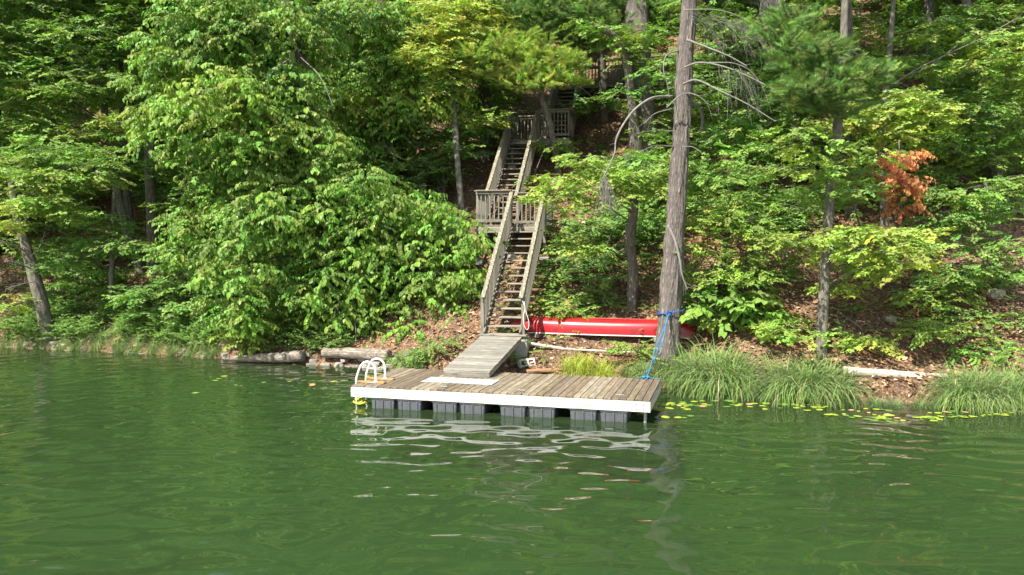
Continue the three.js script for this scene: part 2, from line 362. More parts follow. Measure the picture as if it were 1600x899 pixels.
// sprays: twigs with their leaves. flat = level layers (maple, beech), droop = hanging big leaves, fine = small leaves, pine = needle tufts
function spray(kind, seed) {
  const r = rng(seed), o = [];
  if (kind === 'flat' || kind === 'fine' || kind === 'big') {
    const len = kind === 'fine' ? 0.34 : 0.42, n = kind === 'fine' ? 8 : kind === 'big' ? 4 : 5, L = kind === 'fine' ? 0.065 : kind === 'big' ? 0.17 : 0.105, shape = kind === 'flat' ? 'lobed' : 'ovate';
    twigTris(o, [0, 0, 0], [len, -0.02, 0], 0.003);
    for (let i = 0; i < n; i++) for (const s of [1, -1]) {
      const x = len * (i + 0.6 + 0.25 * s * 0.5) / n, l = L * rr(r, 0.75, 1.2);
      addLeaf(o, shape, l, r, [x, -0.01 + 0.03 * (r() - 0.5), s * 0.012], -s * rr(r, 0.6, 1.3), rr(r, -0.55, 0.2), rr(r, -0.5, 0.5));
    }
    addLeaf(o, shape, L * 1.15, r, [len, -0.02, 0], rr(r, -0.2, 0.2), -0.25, rr(r, -0.3, 0.3));
  } else if (kind === 'droop') {
    twigTris(o, [0, 0, 0], [0.42, -0.1, 0], 0.004);
    for (let i = 0; i < 11; i++) {
      const t = (i + 0.5) / 11, s = i % 2 ? 1 : -1;
      addLeaf(o, 'ovate', rr(r, 0.075, 0.135), r, [0.42 * t, -0.1 * t * t, s * 0.015], -s * rr(r, 0.3, 1.4), rr(r, -1.35, -0.45), rr(r, -0.7, 0.7));
    }
    addLeaf(o, 'ovate', 0.13, r, [0.42, -0.1, 0], 0, -1.0, rr(r, -0.4, 0.4));
  } else {                                     // pine: tufts of long needles along a twig
    const N = 6;
    twigTris(o, [0, 0, 0], [0.30, 0.03, 0], 0.005);
    for (let k = 0; k < N; k++) {
      const x = 0.30 * (k + 1) / N;
      for (let i = 0; i < 26; i++) {
        const a = r() * 6.28, tilt = rr(r, 0.25, 1.05), l = rr(r, 0.09, 0.13), c = Math.cos(tilt), s = Math.sin(tilt);
        const b = [x - 0.03 * r(), 0.03 * x, 0], e = [b[0] + l * c, b[1] + l * s * Math.cos(a) - 0.015, l * s * Math.sin(a)], w = 0.0042;
        o.push(b[0], b[1] - w, b[2] - w * Math.sin(a), b[0], b[1] + w, b[2] + w * Math.cos(a), ...e);
      }
    }
  }
  return triGeo(o);
}
const SPRAYS = {};
for (const k of ['flat', 'fine', 'big', 'droop', 'pine']) SPRAYS[k] = [1, 2, 3].map((i) => spray(k, hash(k) + i));
const instM = new THREE.Matrix4(), instQ = new THREE.Quaternion(), instS = V(1, 1, 1), col = new THREE.Color();
const TONES = { mid: [0.172, 0.300, 0.030], beech: [0.145, 0.280, 0.030], bright: [0.230, 0.350, 0.034], yellow: [0.37, 0.45, 0.055], lime: [0.29, 0.39, 0.038], pine: [0.17, 0.28, 0.058], sunlitPine: [0.36, 0.48, 0.080], rust: [0.62, 0.25, 0.085],  // the slender pine has its sunlit look painted into a brighter needle tone
};
// Leaves gathers sprays and turns them into foliage parts under one thing
class Leaves {
  constructor(r) { this.r = r; this.by = {}; }
  add(kind, p, yaw, pitch, roll, s, tone) { const list = this.by[kind] ??= []; list.push([p.clone(), yaw, pitch, roll, s, tone, this.r()]); }
  // level discs of sprays spread through an ellipsoid: clumps with gaps between them; returns the disc centres
  bough(c, rx, ry, rz, kind, tone, dens = 1, size = 1, tilt = 0) {
    const r = this.r, area = Math.PI * rx * Math.max(ry, 0.25), pine = kind.startsWith('pine');
    const nC = Math.max(3, Math.round(area * (pine ? 17 : 11) * dens / size)), spots = [];
    for (let i = 0; i < nC; i++) {
      let u, v, w; do { u = r() * 2 - 1; v = r() * 2 - 1; w = r() * 2 - 1; } while (u * u + v * v + w * w > 1);
      const k = Math.pow(u * u + v * v + w * w, -0.18);
      const m = c.clone().add(V(u * rx * k, v * ry * k - 0.18 * rx * (u * u + w * w), w * rz * k));
      const sx = tilt * (r() - 0.5) * 1.6, sz = tilt * (r() - 0.3) * 1.6, rad = rr(r, 0.22, 0.42) * size, sh = rr(r, 0.75, 1.25), out = Math.atan2(-w, u), nS = pine ? 12 : 9;
      spots.push(m);
      for (let j = 0; j < nS; j++) {
        const a = r() * 6.28, q = rad * Math.sqrt(r());
        const ux = Math.cos(a) * q, uz = -Math.sin(a) * q, p = m.clone().add(V(ux, (r() - 0.5) * (0.16 + 0.25 * tilt) - 0.12 * q + sx * ux - sz * uz, uz));
        const yaw = lerp(a, a + (r() - 0.5) * 2, 0.5), t = tone.map((x) => x * sh * rr(r, 0.8, 1.2));
        if (pine) this.add(kind, p, yaw, rr(r, -0.1, 0.7), r() * 6.28, rr(r, 0.8, 1.25) * size, t);
        else this.add(kind, p, yaw, rr(r, -0.55, 0.25), rr(r, -0.45, 0.45), rr(r, 0.85, 1.35) * size, t);
      }
    }
    return spots;
  }
  build(parent, origin, name = 'foliage') {
    for (const [kind, list] of Object.entries(this.by)) {
      const nv = list.length > 500 ? 3 : 1;
      for (let v = 0; v < nv; v++) {
        const mine = list.filter((_, i) => i % nv === v);
        const im = new THREE.InstancedMesh(SPRAYS[kind][v], kind.startsWith('pine') ? M.needle : M.leaf, mine.length);
        im.name = name; im.userData.kind = 'stuff'; im.castShadow = im.receiveShadow = true;
        mine.forEach(([p, yaw, pitch, roll, s, tone, u], i) => {
          instQ.setFromEuler(e4.set(roll, yaw, pitch, 'YZX')); instS.setScalar(s);
          im.setMatrixAt(i, instM.compose(V(p.x - origin.x, p.y - origin.y, p.z - origin.z), instQ, instS));
          im.setColorAt(i, col.setRGB(tone[0] * lerp(0.88, 1.12, u), tone[1] * lerp(0.95, 1.06, u), tone[2]));
        });
        parent.add(im);
      }
    }
  }
}
let SPRAYCOUNT = 0;
// a tree: trunk from pixel stations [px, py, width in px, dz], boughs [px, py, dz, rx px, ry px, tone, kind, density], bare limbs [[px, py, dz]...]
function tree(o) {
  const r = rng(hash(o.label)), base = o.base ?? G(o.trunk[0][0], o.trunk[0][1]), Z0 = -base.z;
  const t = thing(o.name, o.label, o.category ?? 'tree', base, o.group), L = new Leaves(r);
  const loc = (p) => p.clone().sub(base);
  const st = o.trunk.map(([px, py, w, dz = 0], i) => (i ? at(px, py, Z0 + dz) : base.clone().add(V(0, -0.15, 0)))), rad = o.trunk.map(([, , w, dz = 0]) => w / 2 * (Z0 + dz) / F);
  if (o.rise) { const n = st.length, d = st[n - 1].clone().sub(st[n - 2]).normalize(); st.push(st[n - 1].clone().add(d.multiplyScalar(o.rise).add(V(0, o.rise * 0.2, 0)))); rad.push(Math.max(rad[n - 1] * 0.35, 0.02)); }
  const big = rad[0] > 0.09;
  const bark = M[o.bark ?? 'barkGrey'];
  part('trunk', tube(st.map(loc), rad, big ? (rad[0] > 0.2 ? 48 : 20) : 9, { rings: big ? (rad[0] > 0.2 ? 150 : 60) : 24, furrow: o.furrow ?? 0, lump: o.lump ?? 0.05, seed: r() * 40, flare: o.flare ?? 0.25 }), bark, t);
  const curve = new THREE.CatmullRomCurve3(st, false, 'centripetal'), wood = [];
  const onTrunk = (y) => { let best = curve.getPoint(1), bd = 1e9; for (let i = 1; i <= 40; i++) { const p = curve.getPoint(i / 40), d = Math.abs(p.y - y); if (d < bd) { bd = d; best = p; } } return best; };
  for (const [px, py, dz, rx, ry, tone = o.tone ?? 'mid', kind = o.kind ?? 'flat', dens = 1] of o.boughs ?? []) {
    const Z = Z0 + dz + (r() - 0.5) * (o.rough ?? 0.3), c = at(px, py, Z), k = Z / F, a = rx * k, b = ry * k * (o.thin ?? 0.9);
    const spots = L.bough(c, a, b, Math.max(0.5, Math.min(a, 1.3) * 0.85), kind, TONES[tone], dens * (o.dens ?? 1), 1, o.tilt ?? 0);
    const from = onTrunk(c.y - 0.25 * Math.hypot(c.x - base.x, c.z - base.z) - 0.1), mid = from.clone().lerp(c, 0.55).add(V(0, 0.18 * from.distanceTo(c) * (o.sag ?? 0.5), 0)), lr = clamp(0.013 * Math.sqrt(spots.length) * 0.5 + 0.006, 0.012, 0.05);
    wood.push(tube([from, mid, c].map(loc), [lr, lr * 0.75, lr * 0.4], 5, { rings: 6, cap: false }));
    spots.forEach((s, i) => { if (i % 2 === 0) wood.push(tube([c, c.clone().lerp(s, 0.55).add(V(0, 0.06, 0)), s].map(loc), [lr * 0.4, 0.006, 0.003], 3, { cap: false })); });
  }
  if (o.top) {                                 // the crown above the frame
    const [h0, h1, rad0, n, tone = 'mid', kind = o.kind ?? 'flat'] = o.top, tp = st[st.length - 1];
    for (let i = 0; i < n; i++) {
      const y = lerp(h0, h1, (i + r() * 0.6) / n), a = i * 2.4 + r(), q = rad0 * Math.sqrt(rr(r, 0.15, 1)) * (1 - 0.5 * (y - h0) / (h1 - h0));
      const ax = onTrunk(y), c = V(ax.x + Math.cos(a) * q, y, ax.z + Math.sin(a) * q * 0.8);
      L.bough(c, rr(r, 0.8, 1.3), rr(r, 0.3, 0.5), rr(r, 0.8, 1.2), kind, TONES[tone], 0.75, 1.35);
      wood.push(tube([onTrunk(y - 0.3 * q), ax.clone().lerp(c, 0.5), c].map(loc), [0.05, 0.035, 0.015], 5, { rings: 4, cap: false }));
    }
  }
  if (wood.length) part('limb', merge(wood), bark, t);
  const bare = [];
  for (const path of o.bare ?? []) { const [w0, w1] = path[0], pts = path.slice(1).map(([px, py, dz]) => loc(at(px, py, Z0 + dz))); bare.push(...twiggy(pts, w0 / 4.5 * Z0 / F, w1 / 4.5 * Z0 / F, r, path[0][2] ?? 0)); }
  if (bare.length) part('dead_branch', merge(bare), M.dead, t);
  L.build(t, base);
  for (const l of Object.values(L.by)) SPRAYCOUNT += l.length;
  return t;
}
// a bare branch with side twigs
function twiggy(pts, r0, r1, r, twigs = 0, len = 0.4) {
  const n = pts.length, out = [tube(pts, pts.map((_, i) => lerp(r0, r1, i / (n - 1))), 6, { rings: n * 5, lump: 0.12, seed: r() * 9 })], c = new THREE.CatmullRomCurve3(pts, false, 'centripetal');
  for (let i = 0; i < twigs; i++) {
    const t = rr(r, 0.3, 1), a = c.getPoint(t), d = c.getTangent(t), l = len * rr(r, 0.4, 1.1), side = V(r() - 0.5, r() - 0.65, r() - 0.5).normalize(), e = a.clone().add(d.multiplyScalar(l * 0.6)).add(side.multiplyScalar(l * 0.7)), m = a.clone().lerp(e, 0.5).add(V(0, 0.04 * l, 0));
    out.push(tube([a, m, e], [Math.max(r1 * 0.6, 0.005), 0.004, 0.0025], 3, { cap: false }));
  }
  return out;
}

// ------------------------------------------------------------------ floating dock
const YD = 0.45, DA = 0.268, DC = V(-0.05, 0, -16.58), DW = 6.04, DL = 2.42;
const dockP = (x, y, z) => V(DC.x + x * Math.cos(DA) - z * Math.sin(DA), y, DC.z + x * Math.sin(DA) + z * Math.cos(DA));
{
  const d = thing('floating_dock', 'weathered plank swimming dock with a white front board, floating on dark floats', 'dock', V(DC.x, 0, DC.z), undefined, -DA), r = rng(9);
  const n = 42, pw = DW / n, th = 0.038;
  const geos = [0, 1, 2, 3, 4, 5].map((i) => woodUV(new RoundedBoxGeometry(pw - 0.011, th, DL, 1, 0.005), i * 0.31));
  for (let i = 0; i < n; i++) {
    part('plank', geos[Math.floor(r() * 6)], M.deck[Math.floor(r() * 5)], d, [-DW / 2 + pw * (i + 0.5), YD - th / 2 + (r() - 0.5) * 0.006, (r() - 0.5) * 0.012], [(r() - 0.5) * 0.003, (r() - 0.5) * 0.004, (r() - 0.5) * 0.03]);
  }
  const fh = 0.195, fy = YD - th - fh / 2 - 0.002;
  part('front_board', woodUV(new RoundedBoxGeometry(DW + 0.02, fh, 0.04, 1, 0.004)), M.white, d, [0, fy, DL / 2 - 0.012]);
  part('back_board', woodUV(new RoundedBoxGeometry(DW + 0.02, fh, 0.04, 1, 0.004)), M.rampSide, d, [0, fy, -DL / 2 + 0.03]);
  for (const s of [-1, 1]) part('side_board', woodUV(new RoundedBoxGeometry(0.04, fh, DL - 0.09, 1, 0.004)), s > 0 ? M.drift : M.rampSide, d, [s * (DW / 2 - 0.012), fy, 0.008]);
  for (const x of [-2, -1, 0, 1, 2]) part('joist', box(0.04, fh - 0.02, DL - 0.12), M.rampSide, d, [x, fy, 0]);
  for (const s of [-1, 1]) for (const [a, b] of [[0, 0], [1, 0], [0, 1], [1, 1]]) part('bolt', new THREE.CylinderGeometry(0.011, 0.011, 0.012, 8), M.steel, d, [s * (DW / 2 - 0.12 - 0.13 * a), fy + 0.045 - 0.09 * b, DL / 2 + 0.012], [Math.PI / 2, 0, 0]);
  // floats: four drums in front and four behind, each of two ribbed lobes
  const lobe = (w) => { const s = new THREE.Shape(), hw = w / 2; s.moveTo(-hw * 0.86, -0.22); s.lineTo(hw * 0.86, -0.22); s.lineTo(hw, 0.2); s.lineTo(-hw, 0.2); const g = new THREE.ExtrudeGeometry(s, { depth: 0.62, bevelEnabled: true, bevelSize: 0.025, bevelThickness: 0.03, bevelSegments: 2 }); g.translate(0, 0, -0.31); return g; };
  const lg = lobe(0.47), ribGeo = new RoundedBoxGeometry(0.035, 0.34, 0.03, 1, 0.01);
  for (const z of [DL / 2 - 0.365, -DL / 2 + 0.48]) for (const x of [-2.05, -0.72, 0.68, 2.06]) {
    const f = part('float', merge([-0.29, 0.29].map((k) => lg.clone().translate(k, 0, 0)).concat([new RoundedBoxGeometry(0.2, 0.3, 0.5, 1, 0.03).translate(0, 0, -0.03)])), M.float, d, [x, 0.0, z]);
    for (const k of [-0.46, -0.29, -0.12, 0.12, 0.29, 0.46]) part('rib', ribGeo, M.float, f, [k, 0, 0.345]);
    part('rim', merge([-0.29, 0.29].map((k) => new RoundedBoxGeometry(0.535, 0.03, 0.71, 1, 0.01).translate(k, 0.19, 0))), M.float, f);
  }
  part('leg_pipe', new THREE.CylinderGeometry(0.03, 0.03, 1.1, 14), M.galv, d, [DW / 2 - 0.1, -0.33, DL / 2 - 0.16]);
  // the pale plate under the foot of the ramp
  part('plate', woodUV(new RoundedBoxGeometry(1.55, 0.008, 0.62, 1, 0.002)), M.plate, d, [-1.02, YD + 0.010, 0.18]);
  for (const x of [-2.62, -1.05, 0.55, 2.45]) {          // mooring cleats near the front edge
    const c = [new THREE.CapsuleGeometry(0.011, 0.15, 3, 8).rotateZ(Math.PI / 2).translate(0, 0.045, 0), new RoundedBoxGeometry(0.11, 0.01, 0.045, 1, 0.003).translate(0, 0.005, 0)];
    for (const s of [-1, 1]) c.push(new THREE.CylinderGeometry(0.009, 0.013, 0.045, 8).translate(s * 0.03, 0.022, 0));
    part('cleat', merge(c), M.steel, d, [x, YD + 0.004, DL / 2 - 0.09]);
  }
}
{ // the ladder at the left end: two hooped rails, treads below
  const p = dockP(-DW / 2, YD, 0.62), t = thing('swim_ladder', 'white tubular swim ladder hooped over the left end of the dock', 'ladder', p, undefined, -DA);
  for (const z of [-0.22, 0.24]) {
    const c = [V(0.38, 0.03, z), V(0.38, 0.24, z), V(0.365, 0.33, z), V(0.30, 0.41, z), V(0.20, 0.44, z), V(0.11, 0.415, z), V(0.04, 0.34, z), V(-0.02, 0.2, z), V(-0.06, 0.06, z), V(-0.06, -0.2, z), V(-0.06, -1.2, z)];
    part('rail', new THREE.TubeGeometry(new THREE.CatmullRomCurve3(c, false, 'centripetal'), 70, 0.021, 12), M.tubeWhite, t);
    part('foot', new THREE.CylinderGeometry(0.045, 0.05, 0.014, 16), M.tubeWhite, t, [0.38, 0.039, z]);
    part('mounting_board', woodUV(new RoundedBoxGeometry(0.62, 0.03, 0.14, 1, 0.005)), M.honey, t, [0.28, 0.017, z]);
  }
  for (const y of [-0.36, -0.64, -0.92]) part('tread', new RoundedBoxGeometry(0.09, 0.03, 0.46, 2, 0.012), y > -0.5 ? M.yellow : M.tubeWhite, t, [-0.06, y, 0.01]);
  const cr = []; for (let i = 0; i <= 30; i++) { const a = i / 30 * 12.6; cr.push(V(0.1 + 0.11 * Math.cos(a) + 0.004 * i, -0.33 - 0.03 * Math.sin(a) * Math.sin(a) - 0.001 * i, 0.52 + 0.07 * Math.sin(a))); }
  part('yellow_line', new THREE.TubeGeometry(new THREE.CatmullRomCurve3(cr), 90, 0.012, 7), M.yellow, t);
}
// ------------------------------------------------------------------ gangway ramp and pier
const A1 = 0.19, S0 = V(-0.24, 0, -20.2), YB = 1.06;
{
  const a = V(-0.99, YD + 0.15, -17.22), b = V(-0.27, YB - 0.03, -20.02), dir = b.clone().sub(a), len = dir.length(), yaw = Math.atan2(dir.x, -dir.z), up = Math.asin(dir.y / len), r = rng(21);
  const t = thing('gangway_ramp', 'grey plank gangway ramp sloping from the stair foot onto the dock', 'ramp', a, undefined, -yaw);
  const inner = (x, y, z) => { const q = z; return [x, y * Math.cos(up) + q * Math.sin(up), -(q * Math.cos(up) - y * Math.sin(up))]; };
  const n = 21, pw = len / n, geos = [0, 1, 2, 3, 4].map((i) => woodUV(new RoundedBoxGeometry(1.07, 0.034, pw - 0.007, 1, 0.004), i * 0.27));
  for (let i = 0; i < n; i++) part('plank', geos[Math.floor(r() * 5)], M.ramp[Math.floor(r() * 3)], t, inner((r() - 0.5) * 0.012, -0.017 + (r() - 0.5) * 0.004, pw * (i + 0.5)), [up, 0, 0]);
  for (const x of [-0.5, 0, 0.5]) part('beam', box(0.04, 0.11, len - 0.04), M.rampSide, t, inner(x, -0.091, len / 2), [up, 0, 0]);
  part('end_board', woodUV(new RoundedBoxGeometry(1.04, 0.115, 0.036, 1, 0.004)), M.ramp[0], t, inner(0, -0.092, 0.0), [up, 0, 0]);
  for (const x of [-0.3, 0.25]) part('roller', new THREE.CylinderGeometry(0.028, 0.028, 0.12, 12), M.dark, t, [x, -0.128, -0.12], [0, 0, Math.PI / 2]);
}
{
  const t = thing('stair_pier', 'grey concrete pier carrying the foot of the wooden stairs', 'pier', V(-0.17, 0.1, -20.36), undefined, -A1);
  part('block', new RoundedBoxGeometry(1.24, 0.84, 0.6, 3, 0.02).translate(0, 0.42, 0), M.concrete, t);
  part('sill', box(1.22, 0.045, 0.34), M.tread, t, [-0.02, 0.865 + 0.08, 0.1]);
  part('bearer', box(1.2, 0.08, 0.14), M.rampSide, t, [-0.02, 0.882, 0.1]);
}
// ------------------------------------------------------------------ stairs: local x across, y up, -z up the hill
{
  const t = thing('staircase', 'long weathered wooden staircase with railed landings climbing the wooded bank', 'stairs', V(S0.x, 0, S0.z), undefined, -A1), r = rng(31);
  const W = 0.92, pick = () => M.stair[Math.floor(r() * 3)];
  const beam = (name, a, b, w, h, mat, parent = t) => {             // a board from a to b, h tall (in its own plane), w wide
    const d = b.clone().sub(a), l = d.length(), m = part(name, woodUV(new RoundedBoxGeometry(w, h, l, 1, 0.005), r()), mat, parent), c = a.clone().lerp(b, 0.5);
    m.position.copy(c); m.rotation.order = 'YXZ'; m.rotation.y = Math.atan2(d.x, d.z); m.rotation.x = -Math.asin(d.y / l);
    return m;
  };
  const baluster = box(0.036, 0.88, 0.036, 0.004), post = box(0.088, 1.12, 0.088), flightBal = box(0.075, 0.86, 0.024, 0.004);
  const groundAt = (x, z) => { const X = S0.x + x * Math.cos(A1) - z * Math.sin(A1), Zw = -(S0.z + x * Math.sin(A1) + z * Math.cos(A1)); return ground(X, Zw); };
  function flight(x, z0, y0, n, rise, run) {
    const y1 = y0 + n * rise, z1 = z0 - n * run, sl = rise / run;
    const tg = [0, 1, 2].map((i) => woodUV(new RoundedBoxGeometry(W - 0.045, 0.038, 0.255, 1, 0.006), i * 0.4));
    for (let i = 1; i < n; i++) part('tread', tg[i % 3], M.tread, t, [x + (r() - 0.5) * 0.006, y0 + i * rise - 0.019, z0 - i * run + 0.03], [0, (r() - 0.5) * 0.01, (r() - 0.5) * 0.01]);
    for (const s of [-1, 1]) {
      const X = x + s * W / 2;
      beam('stringer', V(X, y0 - 0.03, z0 + 0.04), V(X, y1 - 0.13, z1 + 0.02), 0.04, 0.24, pick());
      const rail = new THREE.Group(); rail.name = 'railing'; t.add(rail);
      beam('handrail', V(X + s * 0.03, y0 + 0.93, z0 + 0.1), V(X + s * 0.03, y1 + 0.97 , z1 + 0.05), 0.11, 0.034, M.handrail, rail);
      beam('rail', V(X + s * 0.03, y0 + 0.83, z0 + 0.04), V(X + s * 0.03, y1 + 0.87 , z1 + 0.05), 0.036, 0.085, pick(), rail);
      for (const k of [0.015, 0.985]) part('post', post, pick(), rail, [X + s * 0.066, lerp(y0, y1, k) + 0.36, lerp(z0, z1, k) + 0.02]);
      const nb = Math.round(n * run / 0.165);
      for (let i = 1; i < nb; i++) { const k = i / nb; part('baluster', flightBal, pick(), rail, [X + s * 0.05, lerp(y0, y1, k) + 0.36, lerp(z0, z1, k) + 0.03], [0, Math.PI / 2, 0]); }
    }
    return [y1, z1];
  }
  function fence(a, b, name = 'railing') {               // a level railing between two floor points
    const g = new THREE.Group(); g.name = name; t.add(g);
    const l = a.distanceTo(b), n = Math.max(2, Math.round(l / 0.138)), turn = Math.atan2(b.x - a.x, b.z - a.z);
    beam('handrail', a.clone().add(V(0, 1.03, 0)), b.clone().add(V(0, 1.03, 0)), 0.14, 0.036, M.handrail, g);
    beam('rail', a.clone().add(V(0, 0.965, 0)), b.clone().add(V(0, 0.965, 0)), 0.036, 0.085, pick(), g);
    beam('bottom_rail', a.clone().add(V(0, 0.12, 0)), b.clone().add(V(0, 0.12, 0)), 0.036, 0.085, pick(), g);
    const out = V(Math.cos(turn), 0, -Math.sin(turn)).multiplyScalar(0.038);
    for (let i = 0; i <= n; i++) { const p = a.clone().lerp(b, i / n).add(out); part('baluster', baluster, pick(), g, [p.x, p.y + 0.52, p.z], [0, turn, 0]); }
  }
  function landing(x0, x1, z0, z1, y, atGrade = false) {
    const n = Math.round((x1 - x0) / 0.145), pw = (x1 - x0) / n, gd = woodUV(new RoundedBoxGeometry(pw - 0.008, 0.036, z0 - z1, 1, 0.005));
    const l = new THREE.Group(); l.name = 'landing'; t.add(l);
    for (let i = 0; i < n; i++) part('plank', gd, pick(), l, [x0 + pw * (i + 0.5), y - 0.018, (z0 + z1) / 2]);
    for (const z of [z0 - 0.03, z1 + 0.03]) beam('beam', V(x0, y - (atGrade ? 0.085 : 0.14), z), V(x1, y - (atGrade ? 0.085 : 0.14), z), 0.04, atGrade ? 0.09 : 0.2, M.tread, l);
    for (const x of [x0 + 0.02, x1 - 0.02]) beam('beam', V(x, y - 0.14, z0 - 0.06), V(x, y - 0.14, z1 + 0.06), 0.04, 0.2, pick(), l);
    for (const x of [x0 + 0.07, x1 - 0.07]) for (const z of [z0 - 0.1, z1 + 0.1]) {
      const gy = Math.min(groundAt(x, z), y - 0.5) - 0.1, h = y - 0.04 - gy;
      part('post', box(0.088, h, 0.088), pick(), l, [x, gy + h / 2, z]);
      part('footing', box(0.3, 0.2, 0.2, 0.02), M.concrete, l, [x, gy + 0.2, z]);
    }
  }
  const rise = 0.206;
  const [y1, z1] = flight(0, 0, YB, 14, rise, 0.272);
  landing(-1.62, 0.56, z1, z1 - 1.3, y1);
  fence(V(-1.58, y1, z1 - 0.02), V(-0.5, y1, z1 - 0.02));
  fence(V(-1.6, y1, z1 - 1.27), V(-1.6, y1, z1 - 0.05));
  fence(V(-0.56, y1, z1 - 1.28), V(0.54, y1, z1 - 1.28));
  fence(V(0.55, y1, z1 - 0.05), V(0.55, y1, z1 - 1.25));
  const [y2, z2] = flight(-1.09, z1 - 1.3, y1, 16, rise, 0.262);
  landing(-1.62, 0.56, z2, z2 - 1.35, y2);
  fence(V(-0.52, y2, z2 - 0.02), V(0.55, y2, z2 - 0.02));
  fence(V(-1.6, y2, z2 - 1.3), V(-1.6, y2, z2 - 0.05));
  fence(V(-1.58, y2, z2 - 1.3), V(-0.5, y2, z2 - 1.3));
  fence(V(0.56, y2, z2 - 0.05), V(0.56, y2, z2 - 1.3));
  const [y3, z3] = flight(0, z2 - 1.35, y2, 14, rise, 0.262);
  landing(-0.6, 4.4, z3, z3 - 1.3, y3, true);
  fence(V(0.52, y3, z3 - 0.02), V(4.38, y3, z3 - 0.02), 'railing');
  fence(V(-0.58, y3, z3 - 1.28), V(4.38, y3, z3 - 1.28));
  // a white cord looped over the lower right post
  const cr = [V(0.53, YB + 0.86, 0.1), V(0.6, YB + 0.7, 0.13), V(0.56, YB + 0.45, 0.14), V(0.6, YB + 0.2, 0.13), V(0.66, YB + 0.14, 0.12), V(0.7, YB + 0.3, 0.11), V(0.62, YB + 0.6, 0.12), V(0.57, YB + 0.85, 0.08)];
  part('cord', new THREE.TubeGeometry(new THREE.CatmullRomCurve3(cr), 60, 0.007, 6), M.cord, t);
}
// ------------------------------------------------------------------ canoe, keel up on two bearers
{
  const a = at(793, 508, 21.35), b = at(1090, 521, 19.95), L = a.distanceTo(b), yaw = Math.atan2(b.z - a.z, b.x - a.x), mid = a.clone().lerp(b, 0.5);
  const y0 = 1.03;
  const t = thing('canoe', 'red canoe lying keel up on the bank between the stairs and the pine', 'canoe', V(mid.x, y0, mid.z), undefined, -yaw);
  const hullGeo = (inset) => {
    const nu = 60, nv = 22, pos = [], uv = [], idx = [];
    for (let i = 0; i <= nu; i++) {
      const s = i / nu * 2 - 1, w = 0.42 * Math.pow(1 - Math.pow(Math.abs(s), 2.3), 0.72) - inset, hh = 0.40 - inset - 0.05 * Math.pow(Math.abs(s), 3), end = Math.pow(Math.abs(s), 9);
      for (let j = 0; j <= nv; j++) {
        const v = j / nv * 2 - 1, an = v * Math.PI / 2, q = Math.pow(Math.abs(Math.sin(an)), 0.75) * Math.sign(an), c = Math.pow(Math.max(Math.cos(an), 0), 0.52);
        const top = hh * (1 - 0.35 * end), flare = 1 - 0.06 * (1 - c);
        pos.push(s * (L / 2 - inset) * (1 - 0.045 * end * (c)), c * top - 0.07 * Math.pow(Math.abs(s), 5) * (1 - c), q * Math.max(w, 0.012) * flare); uv.push(s * L / 2, v * 0.5);
      }
    }
    for (let i = 0; i < nu; i++) for (let j = 0; j < nv; j++) { const k = i * (nv + 1) + j; idx.push(k, k + 1, k + nv + 1, k + 1, k + nv + 2, k + nv + 1); }
    const g = new THREE.BufferGeometry(); g.setAttribute('position', new THREE.Float32BufferAttribute(pos, 3)); g.setAttribute('uv', new THREE.Float32BufferAttribute(uv, 2)); g.setIndex(idx); g.computeVertexNormals();
    return g;
  };
  part('hull', hullGeo(0), M.red, t); 
  part('inner_hull', hullGeo(0.014), M.red, t);
  for (const s of [-1, 1]) {
    const pts = []; for (let i = 0; i <= 40; i++) { const x = i / 40 * 2 - 1, w = 0.42 * Math.pow(1 - Math.pow(Math.abs(x), 2.3), 0.72); pts.push(V(x * L / 2 * 0.992, 0.004 - 0.07 * Math.pow(Math.abs(x), 5), s * (Math.max(w, 0.012) * 0.945 + 0.006))); }
    part('gunwale', new THREE.TubeGeometry(new THREE.CatmullRomCurve3(pts), 60, 0.016, 8), M.gunwale, t);
  }
  for (const x of [-0.9, 0.9]) part('thwart', box(0.06, 0.025, 0.72), M.tread, t, [x, 0.0, 0]);
  part('keel', new RoundedBoxGeometry(L * 0.72, 0.018, 0.03, 2, 0.008), M.red, t, [0, 0.401, 0]);
  for (const [x, i] of [[-1.55, 0], [1.5, 1]]) {
    const wx = mid.x + x * Math.cos(yaw), wz = mid.z + x * Math.sin(yaw), gy = ground(wx, -wz) - 0.1, h = y0 - 0.02 - gy;
    const s = thing('canoe_bearer', i ? 'short timber bearer under the pine end of the red canoe' : 'short timber bearer under the stair end of the red canoe', 'timber', V(wx, gy, wz), undefined, -yaw);
    part('cross_bar', box(0.1, 0.09, 0.95), M.rampSide, s, [0, h - 0.045, 0]);
    for (const z of [-0.38, 0.38]) part('stake', box(0.08, Math.max(0.1, h - 0.09), 0.08), M.rampSide, s, [0, (h - 0.09) / 2, z]);
  }
}
// ------------------------------------------------------------------ small things on the bank
{
  const p = G(824, 573), t = thing('cinder_block', 'pale cinder block with two hollow cores lying beside the ramp', 'block', V(p.x, p.y - 0.02, p.z - 0.1), undefined, 0.3);
  const s = new THREE.Shape(); s.moveTo(-0.2, 0); s.lineTo(0.2, 0); s.lineTo(0.2, 0.2); s.lineTo(-0.2, 0.2); s.closePath();
  for (const x of [-0.1, 0.1]) { const h = new THREE.Path(); h.moveTo(x - 0.065, 0.04); h.lineTo(x - 0.065, 0.16); h.lineTo(x + 0.065, 0.16); h.lineTo(x + 0.065, 0.04); h.closePath(); s.holes.push(h); }
  part('block', new THREE.ExtrudeGeometry(s, { depth: 0.18, bevelEnabled: true, bevelSize: 0.006, bevelThickness: 0.006, bevelSegments: 1 }).translate(0, 0, -0.09), M.block, t, [0, 0, 0], [-0.45, 0, 0.06]);
}
